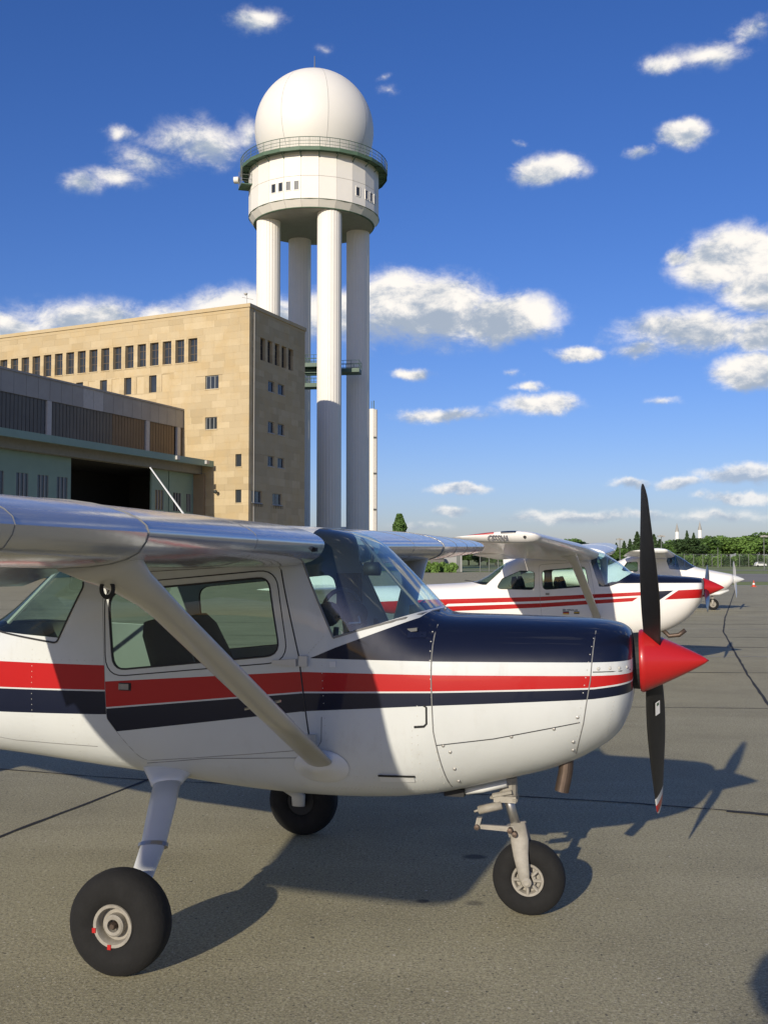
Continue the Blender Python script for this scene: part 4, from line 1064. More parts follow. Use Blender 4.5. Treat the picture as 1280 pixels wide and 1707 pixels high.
    # ---- tail
    T = P['tail']; mb = MB(); aerofoil_surface(mb, (T['fz0'], T['fx0'], T['fc0'], 0), (T['fz1'], T['fx1'], T['fc1'], 0), vertical=True); o = mb.build('fin', P.get('fin_mat', 'white_paint'), root); bm_fix(o.data); auto_smooth(o, 40)
    for s in (-1, 1):
        mb = MB(); aerofoil_surface(mb, (s*.03, T['hx'], T['hc'], T['hz']), (s*T['hs'], T['hx']-.25, T['hc']*.62, T['hz']+.02)); o = mb.build('tailplane', P.get('tail_mat', 'white_paint'), root); bm_fix(o.data); auto_smooth(o, 40)
    # ---- propeller
    Q = P['prop']; hub = Q['hub']
    spinner(root, hub, Q['r'], Q['x0'], Q['x1'], Q['smat'])
    hb_ = (Q['x0']+.045, hub[1], hub[2])
    for sg in (1, -1): blade(root, hb_, Q['tilt'], Q['R'], Q['chord'], Q.get('bmat', 'blade_black'), tips=(sg == -1 and Q.get('tips', False)), sgn=sg)
    mb = MB(); mb.lathe([(Q['r']*.86, Q['x0']-.09), (Q['r']*.9, Q['x0']-.004)], 32, axis='x', c=(0, hub[1], hub[2])); mb.build('prop_backplate', 'dark', root)
    if Q.get('up'):
        a = Q['up']; c = Vector(hb_); Mx = Matrix.Translation(c) @ Matrix.Rotation(-a, 4, 'Y') @ Matrix.Translation(-c)
        for o in root.children:
            if o.name.split('.')[0] in ('spinner', 'propeller_blade', 'prop_backplate'): o.data.transform(Mx)
    # ---- landing gear
    Gd = P['gear']
    for s, yy in ((-1, Gd['yr']), (1, Gd['yl'])):
        xw = Gd['xm']; r = Gd['rm']; w_ = Gd['wm']
        mb = MB(); t0 = Vector((Gd['xtop'], s*Gd['ytop'], Gd['ztop'])); t1 = Vector((xw+.0, s*(abs(yy)-w_*.62), r+.045)); t2 = Vector((xw, s*(abs(yy)-w_*.60), r-.02))
        md = t0.lerp(t1, .55)+Vector((.01, -s*.015, -.012))
        mb.tube([t0, t0.lerp(md, .5), md, md.lerp(t1, .6), t1, t2], [.026, .024, .022, .02, .02, .018], 16, ry=[.072, .069, .061, .053, .048, .042], up=(1, 0, 0)); lg = mb.build('gear_leg', 'white_paint', root, smooth=True)
        mb = MB(); mb.tube([t2+Vector((0, 0, .02)), Vector((xw, yy, r))], .024, 10); mb.build('axle', 'steel', lg)
        wheel(root, 'main_wheel', (xw, yy, r), r, w_, Gd['rimm'], side=s)
        if P.get('detail'):
            q = t0.lerp(md, 1.0)
            mb = MB(); mb.tube([q+Vector((0, 0, .0)), q+Vector((.002, s*.012, -.014))], .033, 16, ry=.075, up=(1, 0, 0)); mb.build('step_clamp', 'steel', lg)
            mb = MB(); mb.box(q.x-.045, q.x+.045, q.y+s*.03-.012, q.y+s*.03+.012, q.z-.065, q.z-.02); mb.build('step_bracket', 'rim_white', lg)
            # white cuff where the leg leaves the belly
            mb = MB(); pts = [t0.lerp(md, .11), t0.lerp(md, .04), t0+Vector((-.02, -s*.07, .035)), t0+Vector((-.03, -s*.16, .06))]
            mb.tube(pts, [.030, .036, .045, .05], 18, ry=[.08, .092, .145, .19], up=(1, 0, 0)); mb.build('leg_cuff', 'white_paint', lg, smooth=True)
    r = Gd['rn']; xn = Gd['xn']
    nw = wheel(root, 'nose_wheel', (xn, 0, r), r, Gd['wn'], Gd['rimn'], side=-1)
    sx = Gd['slant']; zt = Gd['zn']; top = Vector((xn-sx, 0, zt)); mid = Vector((xn-sx*.42, 0, r+(zt-r)*.46))
    mb = MB(); mb.tube([top, mid], .024, 14); og = mb.build('nose_strut', 'steel', root, smooth=True)
    wn = Gd['wn']*.62
    for s in (-1, 1):
        mb = MB(); mb.tube([mid+Vector((0, s*.012, .05)), mid+Vector((.012, s*.03, -.03)), Vector((xn-sx*.22, s*wn*1.08, r+(zt-r)*.27)), Vector((xn-.012, s*wn*1.1, r+.02)), Vector((xn, s*wn*1.1, r-.012))], [.016, .016, .011, .010, .010], 12, ry=[.038, .046, .037, .027, .022], up=(1, 0, 0)); mb.build('fork', 'rim_white', og, smooth=True)
        mb = MB(); mb.lathe([(0, s*wn*1.0), (.024, s*wn*1.02), (.024, s*wn*1.2), (.012, s*wn*1.28), (0, s*wn*1.28)], 14, axis='y', c=(xn, 0, r), close=False); mb.build('axle_cap', 'rim_white', og)
    if P.get('detail'):
        for k in range(8):   # spokes of the nose rim
            a = k*math.pi/4; mb = MB(); mb.tube([(xn+.03*math.cos(a), -Gd['wn']*.40, r+.03*math.sin(a)), (xn+.07*math.cos(a), -Gd['wn']*.40, r+.07*math.sin(a))], .009, 6); mb.build('spoke', 'rim_white', nw)
        mb = MB(); mb.tube([(-.24, -.05, .500), (-.125, -.05, .532)], .021, 12).tube([(-.262, -.05, .492), (-.24, -.05, .5)], .006, 6); mb.build('shimmy_damper', 'rim_white', og, smooth=True)
        mb = MB(); mb.hexa([(-.245, -.045, .408), (-.07, -.03, .398), (-.07, -.012, .398), (-.245, -.028, .408), (-.245, -.045, .428), (-.07, -.03, .424), (-.07, -.012, .424), (-.245, -.028, .428)]); mb.build('torque_link', 'rim_white', og)
        mb = MB(); mb.hexa([(-.262, -.05, .408), (-.242, -.05, .402), (-.242, -.02, .402), (-.262, -.02, .408), (-.25, -.05, .462), (-.225, -.05, .462), (-.225, -.02, .462), (-.25, -.02, .462)]); mb.build('torque_link', 'rim_white', og)
        for (xx, zz) in ((-.248, .418), (-.085, .412), (-.062, .395)):
            mb = MB(); mb.lathe([(0, -.07), (.013, -.068), (.013, -.03)], 10, axis='y', c=(xx, 0, zz), close=False); mb.build('bolt', 'rust_pipe', og)
        mb = MB(); mb.box(-.165, -.055, -.055, .055, .545, .575).tube([(-.10, 0, .56), (-.10, 0, .66)], .045, 12).tube([(-.17, -.05, .575), (-.075, -.05, .598)], .012, 6).tube([(-.19, .02, .55), (-.05, -.06, .56)], .009, 6); mb.build('steering_collar', 'rim_white', og)
        mb = MB(); mb.tube([(-.078, 0, .43), (-.066, 0, .375)], .034, 14); mb.build('strut_collar', 'rim_white', og)
    return root, sk, fus, wings

# ------------------------------------------------------------------ near two-seater
sec150 = [ # x, half width, top, bottom, height of widest line, top exponent, bottom exponent
    (.512, .25, 1.376, 1.085, 1.205, 2.5, 2.3), (.504, .295, 1.394, 1.045, 1.205, 2.5, 2.3), (.482, .345, 1.415, .985, 1.20, 2.6, 2.3), (.45, .385, 1.431, .925, 1.20, 2.6, 2.3), (.36, .425, 1.447, .845, 1.19, 2.7, 2.3),
    (.15, .458, 1.456, .738, 1.17, 2.8, 2.4), (-.10, .482, 1.462, .668, 1.14, 2.9, 2.5), (-.36, .50, 1.467, .603, 1.12, 3.0, 2.7), (-.43, .504, 1.480, .590, 1.12, 3.0, 2.8), (-.52, .508, 1.568, .578, 1.12, 3.0, 2.9),
    (-.60, .512, 1.652, .570, 1.12, 3.1, 3.0), (-.70, .517, 1.752, .563, 1.12, 3.2, 3.0), (-.80, .521, 1.838, .558, 1.12, 3.5, 3.0), (-.90, .525, 1.882, .556, 1.12, 4.0, 3.0), (-1.02, .528, 1.902, .556, 1.12, 4.6, 3.0),
    (-1.3, .53, 1.915, .566, 1.12, 5.0, 3.0), (-1.6, .53, 1.910, .590, 1.12, 5.0, 3.0), (-2.05, .53, 1.865, .632, 1.12, 4.8, 3.0), (-2.32, .518, 1.79, .652, 1.11, 4.2, 2.9), (-2.46, .505, 1.70, .662, 1.10, 3.8, 2.8),
    (-2.72, .472, 1.50, .680, 1.06, 3.2, 2.7), (-2.90, .45, 1.40, .690, 1.04, 2.8, 2.6), (-3.08, .415, 1.335, .71, 1.03, 2.6, 2.5), (-3.4, .365, 1.30, .735, 1.03, 2.5, 2.4), (-4.5, .20, 1.245, .88, 1.06, 2.2, 2.2), (-5.55, .07, 1.20, 1.02, 1.1, 2.0, 2.0), (-5.75, .03, 1.19, 1.06, 1.12, 2.0, 2.0)]
redlo = [(-9, 1.05), (-2.65, 1.081), (-2.06, 1.091), (-1.01, 1.116), (-.376, 1.134), (.342, 1.165), (.55, 1.192)]
redhi = [(-9, 1.21), (-2.65, 1.213), (-2.06, 1.213), (-1.01, 1.209), (-.375, 1.208), (.343, 1.218), (.55, 1.224)]
navlo = [(-9, .93), (-2.65, .953), (-2.06, .969), (-1.01, 1.023), (-.376, 1.068), (.342, 1.113), (.55, 1.14)]
dn = lambda pts, k=.0075: [(a, b-k) for a, b in pts]
MATS['paint_near'] = paint_mat('two_seater_paint', WHITE, [
    (NAVY, [(-.954, 1.274), (-.38, 1.269), (.34, 1.277), (.52, 1.281)], [(-.955, 1.274), (-.845, 1.322), (-.45, 1.470), (-.40, 1.55), (1.4, 1.6)], -.955, 1.4, 0),
    (RED, redlo, redhi, -9, 1.4, 0), (NAVY, navlo, dn(redlo), -9, 1.4, 0)], dirt=.26)
MATS['paint_door'] = paint_mat('two_seater_door_paint', tuple(c*.98 for c in WHITE), [
    (RED, [(-2.035, 1.005), (-1.0, 1.116)], [(-2.03, 1.133), (-1.016, 1.209)], -2.035, 1, 0), (NAVY, [(-2.03, .878), (-1.0, 1.023)], dn([(-2.035, 1.005), (-1.0, 1.116)]), -2.025, 1, 0)], dirt=.14)
door = rounded([(-2.02, .95), (-1.86, .735), (-.955, .845), (-1.013, 1.285), (-1.118, 1.715), (-2.055, 1.665)], [.03, .08, .04, 0, .05, .05], 4)
dwin = rounded([(-1.985, 1.19), (-1.105, 1.285), (-1.172, 1.655), (-2.02, 1.575)], [.07, .07, .06, .08], 5)
dframe = [(-2.025, 1.155), (-1.062, 1.255), (-1.135, 1.692), (-2.04, 1.61)]
wscreen = [(-.845, 1.373), (-.72, 1.412), (-.58, 1.450), (-.425, 1.492), (-.30, 2.2), (-.985, 2.2), (-1.008, 1.727)]
rwin = [(-2.310, 1.318), (-2.290, 1.320)] and rounded([(-2.72, 1.365), (-2.312, 1.316), (-2.168, 1.605), (-2.28, 1.95), (-3.1, 1.95), (-3.1, 1.385)], [0, .03, .05, 0, 0, 0], 4)
Nx, Ny = .7124, 5.2611
near, sk, fus, nwings = aircraft(dict(
    name='light_aircraft', label='nearest aircraft, navy nose and red spinner, polished metal wing, seen from its right side', loc=(Nx, Ny, 0), heading=15.0, detail=True,
    group='high-wing aircraft parked nose to tail across the apron',
    sec=sec150, ring=84, x_aft=-3.0, paint='paint_near', door_paint='paint_door', cab=(-2.95, -.46), seal_top=1.7,
    windows=[('windscreen', wscreen, 'windshield_glass'), ('rear_window', rwin, 'side_glass')], door=door, door_win=dwin, door_win_frame=dframe,
    wing=dict(x=-.895, c=1.63, z=1.806, dih=.0095, y0=.50, y1=2.45, y2=4.93, xt=-1.05, ct=1.14, split=2.30, mat='polished', flap=23, flapmat='polished'),
    strut=((-.915, .515, .79), (-1.065, 2.17, 1.742), .128), strut_mat='strut_grey',
    tail=dict(fz0=1.1, fx0=-4.75, fc0=1.05, fz1=2.45, fx1=-5.5, fc1=.6, hx=-4.9, hc=.95, hz=1.2, hs=1.55),
    prop=dict(hub=(.57, 0, 1.253), r=.152, x0=.553, x1=.861, smat='red_paint', tilt=R(28.5), R=.935, chord=.158, tips=True, up=R(1.6)),
    gear=dict(xm=-1.566, rm=.218, wm=.165, rimm=.088, yr=-1.19, yl=1.13, xtop=-1.735, ytop=.42, ztop=.655, rn=.178, xn=0.0, wn=.128, rimn=.078, slant=.125, zn=.64)))
# seams, panel lines, rivets
def lines(name, L, r=.0028, mat='seam', parent=None):
    for pts in L:
        for s in (-1, 1):
            mb = MB(); skin_line(mb, sk, pts, r, s, .0006); mb.build(name, mat, parent or fus)
lines('firewall_seam', [[(-.382, 1.43), (-.380, 1.2), (-.372, .95), (-.325, .66)]], .003, 'seam_soft')
lines('nose_bowl_seam', [[(.352, 1.41), (.335, 1.2), (.30, 1.0), (.255, .84)]], .0026, 'seam_soft')
lines('cowl_split', [[(.345, 1.235), (.505, 1.238)], [(-.36, .885), (-.1, .922), (.285, 1.005)]], .0022, 'seam')
lines('belly_lap', [[(-1.85, .72), (-1.5, .77), (-1.0, .80)], [(-.90, 1.0), (-.905, .885), (-.93, .85)], [(-3.2, .86), (-2.6, .80), (-2.1, .80)]], .0018, 'seam_soft')
lines('air_vent', [[(-.46, .968), (-.415, .972), (-.402, .985), (-.402, 1.06), (-.415, 1.068)]], .0055, 'dark')
rv = MB()
def rivet(x, z, r=.0045, s=-1):
    p = sk.pt(x, z, s, .0); q = sk.pt(x+.01, z, s, 0); u = (q-p).normalized(); w_ = (sk.pt(x, z+.01, s, 0)-p).normalized(); nn = Vector((0, s, 0)); nn = u.cross(w_); nn = nn if nn.y*s > 0 else -nn
    vs = [p+u*r*math.cos(t)+w_*r*math.sin(t) for t in [k*math.pi/3 for k in range(6)]]+[p+nn*r*.55+u*r*.5*math.cos(t)+w_*r*.5*math.sin(t) for t in [k*math.pi/3 for k in range(6)]]
    rv.add(vs, [(i, (i+1) % 6, (i+1) % 6+6, i+6) for i in range(6)]+[tuple(range(6, 12))])
for k in range(18): rivet(-.395+.0025*k, 1.40-.042*k, .0038)
for k in range(16): rivet(.345-.006*k, 1.38-.034*k, .003)
for x_, z_ in ((.37, 1.25), (.42, 1.252), (.46, 1.252), (.49, 1.252)): rivet(x_, z_, .009)
for k in range(12): rivet(.435-.004*k*1.2, 1.10-.02*k, .003)
for k in range(9): rivet(-.445, 1.065-.045*k, .003); rivet(-.47-.002*k, .95-.03*k, .0028)
for k in range(20): rivet(-2.15-.07*k, .81+.0016*k*k*.3, .0032)
for k in range(7): rivet(-2.22, .94-.035*k, .003)
for k in range(14): rivet(-.43-.04*k, .70+.002*k, .0026)
for k in range(10): rivet(-1.0+.012*k, 1.26+.013*k, .0026)
for k in range(30): rivet(-2.10-.045*k, 1.235-.0006*k, .0026)
for k in range(22): rivet(-2.46, 1.28-.028*k, .0026); rivet(-2.80, 1.28-.025*k, .0024)
for k in range(18): rivet(-.93+.0105*k, .64+.008*(k % 2), .0026); rivet(-.70+.018*k, .66-.001*k, .0026)
for k in range(16): rivet(-.90+.002*k, 1.24-.035*k, .0024); rivet(-.62, 1.0-.02*k, .0024)
tag(rv.build('rivets', 'strut_grey', fus), kind='stuff')
for (x_, z_) in ((-.33, .885), (-.02, .935), (.17, .975), (.275, 1.03), (-.30, .855), (-.29, .77), (-.285, .70), (.25, .91), (.245, .865)):
    p = sk.pt(x_, z_, -1, .001); mb = MB(); mb.lathe([(0, -.0025), (.006, -.002), (.0085, .001)], 10, axis='y', c=tuple(p), close=False); mb.build('cowl_fastener', 'steel', fus)
# hinges, handle, vents, step, exhaust, light
dr = [o for o in near.children if o.name.startswith('door')]
drn = min(dr, key=lambda o: sum(v.co.y for v in o.data.vertices)/len(o.data.vertices))
def skin_box(name, x0, x1, z0, z1, th, mat, parent, taper=0.0, s=-1, n=6):
    vs = []; fs = []
    for i in range(n+1):
        x = x0+(x1-x0)*i/n; tp = taper*(1-i/n)
        for z in (z0+tp, z1-tp): vs.append(sk.pt(x, z, s, -.002))
        for z in (z0+tp, z1-tp): vs.append(sk.pt(x, z, s, th))
    for i in range(n):
        a = i*4; b = a+4; fs += [(a+2, a+3, b+3, b+2), (a, a+2, b+2, b), (a+3, a+1, b+1, b+3)]
    fs += [(0, 1, 3, 2), (n*4, n*4+2, n*4+3, n*4+1)]; mb = MB(); mb.add(vs, fs); return mb.build(name, mat, parent)
skin_box('hinge', -1.14, -1.02, 1.236, 1.270, .022, 'strut_grey', drn, .008)
skin_box('hinge', -1.005, -.965, 1.236, 1.285, .024, 'strut_grey', drn)
skin_box('hinge', -1.0, -.965, .885, .905, .02, 'strut_grey', drn); skin_box('hinge', -.965, -.925, .875, .918, .024, 'strut_grey', drn)
skin_box('handle_recess', -1.95, -1.885, 1.092, 1.13, .004, 'dark', drn); skin_box('handle', -1.948, -1.895, 1.098, 1.126, .014, 'rim_white', drn)
skin_box('foot_step', -.64, -.48, .695, .722, .006, 'white_paint', fus); skin_box('foot_step_edge', -.645, -.475, .722, .730, .012, 'dark', fus)
skin_box('static_port', -.86, -.83, 1.235, 1.262, .006, 'white_paint', fus); skin_box('top_latch', -.50, -.42, 1.375, 1.40, .004, 'navy_paint', fus)
mb = MB(); mb.tube([(.20, -.13, .80), (.195, -.135, .73), (.176, -.14, .635)], .034, 20, cap=False).tube([(.176, -.14, .636), (.195, -.135, .73)], .029, 20, cap=True); mb.build('exhaust_pipe', 'rust_pipe', near, smooth=False)
mb = MB(); mb.tube([(-.36, -.06, .585), (-.22, -.06, .612), (-.10, -.06, .645)], [.03, .045, .03], 12, ry=.022, up=(0, 0, 1)); mb.build('gear_fairing', 'white_paint', near, smooth=True)
mb = MB(); mb.box(-.40, -.30, -.12, .12, .575, .61); mb.build('cowl_outlet', 'dark', near)
mb = MB(); mb.tube([(-1.80, 0, 1.90), (-2.071, 0, 2.245)], [.006, .004], 6); mb.build('whip_antenna', 'white_paint', near)
skinw = nwings[0][0]
mb = MB(); mb.box(-.905, -.885, -.66, -.63, 1.775, 1.795); mb.build('wing_vent', 'dark', skinw)
# white trim strip round the foot of the windscreen and its thin frame
for s in (-1, 1):
    mb = MB(); skin_line(mb, sk, [(-.845, 1.371), (-.72, 1.410), (-.58, 1.448), (-.47, 1.478), (-.43, 1.488)], .0055, s, 0); mb.build('windscreen_seal', 'seam_soft', near)
    mb = MB(); skin_line(mb, sk, [(-.845, 1.373), (-1.008, 1.727)], .005, s, 0); mb.build('windscreen_seal', 'seam_soft', near)
# red tape marks and lettering dots on the near wheel
mw = [o for o in near.children if o.name.startswith('main_wheel')]; mwr = min(mw, key=lambda o: o.data.vertices[0].co.y)
for a in (195, 262):
    t = R(a); cx, cz = -1.566+.086*math.cos(t), .218+.086*math.sin(t); mb = MB(); mb.box(cx-.008, cx+.008, -1.2660, -1.2585, cz-.010, cz+.010); mb.build('red_tape', 'red_paint', mwr)
# small white sticker on the lower blade
bl = [o for o in near.children if o.name.startswith('propeller_blade')]; bll = min(bl, key=lambda o: sum(v.co.z for v in o.data.vertices))
u_ = Vector((0, math.sin(R(28.5)), -math.cos(R(28.5)))); xh_ = Vector((1, 0, 0)); v_ = xh_.cross(u_); q_ = (.30-.1)/(.835); b_ = R(50-36*q_**.8)
cd_ = v_*math.cos(b_)+xh_*math.sin(b_); nd_ = xh_*math.cos(b_)-v_*math.sin(b_); nd_ = nd_ if nd_.y < 0 else -nd_
cc = Vector((.605, 0, 1.253))+u_*.27+nd_*.019
for nm, mt_, a0_, a1_, o_ in (('sticker', 'white_wall', -.038, .038, 0), ('sticker_mark', 'deck_green', -.032, -.016, .0012)):
    k_ = .016 if nm == 'sticker' else .008
    P_ = [cc+nd_*o_+u_*a+cd_*c for a, c in ((a0_, -k_), (a0_, k_), (a1_, k_), (a1_, -k_))]; mb = MB(); mb.hexa([tuple(p) for p in P_]+[tuple(p+nd_*.001) for p in P_]); mb.build(nm, mt_, bll)
# interior
mb = MB()
def panel_pts(x): return sk.y(x, 1.3)-.03
w1 = sk.y(-.66, 1.3)-.04
mb.box(-.72, -.62, -w1, w1, .98, 1.375); mb.build('instrument_panel', 'panel_black', near)
mb = MB(); mb.add([(-.74, -w1, 1.37), (-.46, -w1+.03, 1.405), (-.46, w1-.03, 1.405), (-.74, w1, 1.37), (-.74, -w1, 1.39), (-.46, -w1+.03, 1.42), (-.46, w1-.03, 1.42), (-.74, w1, 1.39)], [(3, 2, 1, 0), (4, 5, 6, 7), (0, 1, 5, 4), (1, 2, 6, 5), (2, 3, 7, 6), (3, 0, 4, 7)]); mb.build('glareshield', 'cabin_dark', near)
mb = MB(); mb.box(-2.1, -.7, -.32, .32, .74, .78); mb.build('cabin_floor', 'cabin_dark', near)
for yy in (-.25, .25):
    for k in range(3):
        mb = MB(); mb.lathe([(0, -.725), (.036, -.725), (.04, -.72)], 14, axis='x', c=(0, yy-.1+.1*k, 1.28), close=False); mb.build('gauge', 'strut_grey', near)
    mb = MB(); mb.tube([(-.72, yy, 1.2), (-.88, yy, 1.28)], .014, 8).tube([(-.88, yy-.11, 1.41), (-.885, yy-.13, 1.32), (-.885, yy-.06, 1.27), (-.885, yy+.06, 1.27), (-.885, yy+.13, 1.32), (-.88, yy+.11, 1.41)], .014, 8); mb.build('control_yoke', 'panel_black', near, smooth=True)
    st_ = MB(); st_.box(-1.75, -1.28, yy-.21, yy+.21, .93, 1.05); so = st_.build('seat_cushion', 'seat_fabric', near)
    vs = MB(); vs.tube([(-1.72, yy, 1.02), (-1.80, yy, 1.2), (-1.87, yy, 1.36), (-1.90, yy, 1.42)], [.055, .06, .05, .03], 18, ry=[.21, .21, .18, .12], up=(0, 1, 0)); vs.build('seat_back', 'seat_fabric', near, smooth=True)
mb = MB(); mb.tube([(-.80, 0, 1.80), (-.80, 0, 1.70)], .008, 6).tube([(-.84, 0, 1.69), (-.76, 0, 1.69)], .035, 14); mb.build('compass', 'panel_black', near, smooth=True)
mb = MB(); mb.tube([(-.47, 0, 1.425), (-.64, 0, 1.59), (-.86, 0, 1.85)], .009, 8); mb.build('windscreen_post', 'cabin_dark', near)
for s in (-1, 1):
    mb = MB(); mb.tube([(-2.74, s*.30, 1.40), (-2.44, s*.34, 1.66), (-2.36, s*.34, 1.74)], .012, 6); mb.build('rear_frame_bar', 'strut_grey', near)
for s, x_ in ((1, -1.05),):
    mb = MB(); mb.box(-1.13, -1.0, .43, .50, 1.40, 1.66); mb.build('sun_curtain', 'seat_fabric', near)
Mn = near.matrix_basis.copy(); Mn = Matrix.Translation((Nx, Ny, 0)) @ Matrix.Rotation(-R(15), 4, 'Z')
for i, (x_, y_, z_, lab) in enumerate(((-.885, -.25, 1.462, 'black pilot headset hung on the control yoke of the nearest aircraft'), (-.56, .20, 1.462, 'dark camera bag on the coaming behind the windscreen'))):
    if i == 0:
        e = empty('headset', Mn @ Vector((x_, y_, z_-.055)), -R(15)+.5); e.scale = (1.25, 1.25, 1.25); tag(e, lab, 'headset')
        for s in (-1, 1):
            mb = MB(); mb.lathe([(0, -.025), (.045, -.022), (.05, 0), (.045, .025), (0, .03)], 18, axis='y', c=(s*.055, 0, .05)); mb.build('ear_cup', 'panel_black', e, smooth=True)
        mb = MB(); mb.tube([(.075*math.cos(t), .005, .06+.085*math.sin(t)) for t in [math.pi*k/12 for k in range(13)]], .009, 8); mb.build('head_band', 'panel_black', e, smooth=True)
        mb = MB(); mb.tube([(.06, -.03, .04), (.05, -.10, .02), (.0, -.13, .02)], .004, 6); mb.build('microphone_boom', 'strut_grey', e)
    else:
        e = empty('camera_bag', Mn @ Vector((x_, y_, z_-.046)), -R(15)); e.scale = (1.2, 1.2, 1.2); tag(e, lab, 'bag')
        mb = MB(); mb.tube([(-.07, 0, .035), (0, 0, .04), (.07, 0, .033)], [.03, .04, .03], 12, ry=[.032, .04, .03], up=(0, 0, 1)); mb.build('pouch', 'seat_fabric', e, smooth=True)
        mb = MB(); mb.tube([(-.05, 0, .06), (0, -.02, .09), (.05, 0, .06)], .005, 6); mb.build('strap', 'panel_black', e)

# ------------------------------------------------------------------ red and white four-seater
sec172 = [(-.33, .24, 1.40, 1.13, 1.27, 2.5, 2.3), (-.345, .30, 1.415, 1.06, 1.27, 2.5, 2.3), (-.40, .38, 1.425, .97, 1.26, 2.6, 2.3), (-.55, .43, 1.44, .79, 1.22, 2.7, 2.3), (-.80, .47, 1.455, .62, 1.18, 2.8, 2.4), (-1.05, .50, 1.468, .52, 1.15, 3, 2.5), (-1.30, .52, 1.478, .47, 1.12, 3, 2.8),
    (-1.42, .53, 1.50, .455, 1.10, 3, 2.9), (-1.55, .535, 1.60, .45, 1.10, 3.1, 3), (-1.75, .54, 1.74, .445, 1.10, 3.4, 3), (-1.92, .545, 1.83, .44, 1.10, 4, 3), (-2.1, .55, 1.86, .44, 1.10, 4.8, 3), (-2.5, .55, 1.875, .445, 1.10, 5, 3), (-2.95, .55, 1.855, .46, 1.09, 5, 3), (-3.35, .535, 1.72, .49, 1.07, 4, 2.9),
    (-3.55, .52, 1.60, .51, 1.06, 3.5, 2.8), (-3.8, .49, 1.43, .54, 1.03, 3.0, 2.6), (-4.0, .465, 1.345, .57, 1.0, 2.7, 2.5), (-4.5, .40, 1.30, .64, 1.0, 2.5, 2.4), (-6.0, .22, 1.24, .84, 1.04, 2.2, 2.2), (-7.4, .07, 1.2, 1.03, 1.1, 2, 2), (-7.6, .03, 1.19, 1.06, 1.12, 2, 2)]
b_hi = [(-9, .80), (-4.64, 1.044), (-2.84, 1.113), (-1.25, 1.205), (-.41, 1.25), (0, 1.26)]
b_lo = [(-9, .55), (-4.38, .85), (-2.84, .94), (-1.43, 1.053), (-.88, 1.088), (-.41, 1.112), (0, 1.12)]
def frac(f): return [(x, pchip([q[0] for q in b_lo], [q[1] for q in b_lo], x)*(1-f)+pchip([q[0] for q in b_hi], [q[1] for q in b_hi], x)*f) for x in (-9, -4.6, -4.38, -2.84, -1.43, -.88, -.41)]
MATS['paint_mid'] = paint_mat('four_seater_paint', (.76, .74, .70), [
    (NAVY, [(-1.75, 1.285), (-1.6, 1.338), (-.97, 1.345), (-.3, 1.349)], [(-1.9, 1.285), (-1.60, 1.41), (-1.43, 1.49), (-1.35, 1.6), (0, 1.7)], -1.9, 1, 0),
    (RED, frac(.60), b_hi, -20, -2.83, 1.41), (RED, b_lo, frac(.40), -20, -2.88, 1.41), (RED, b_lo, b_hi, -20, -4.36-1.41, 1.41),
    (NAVY, b_lo, b_hi, -2.745, -2.50, 1.41), (RED, b_lo, b_hi, -2.434, 3, 1.41)], dirt=.08)
def tip_mat():
    """white wing tip with a red sweep and a navy patch on top"""
    t = NT('four_seater_tip'); sp = t.N.new('ShaderNodeSeparateXYZ'); t.L.new(t.obj(), sp.inputs[0]); x, y, z = sp.outputs
    k = t.m('GREATER_THAN', z, t.m('ADD', t.m('MULTIPLY', x, .045), 2.135))
    rd = t.m('MULTIPLY', k, t.m('LESS_THAN', x, -2.62)); nv = t.m('MULTIPLY', k, t.m('MULTIPLY', t.m('GREATER_THAN', x, -2.54), t.m('LESS_THAN', x, -2.36)))
    c = t.mix(rd, (.76, .74, .70), RED); c = t.mix(nv, c, NAVY); t.set(Base_Color=c, Roughness=.32, Coat_Weight=.4); MATS['tip_mid'] = t.mat
tip_mat()
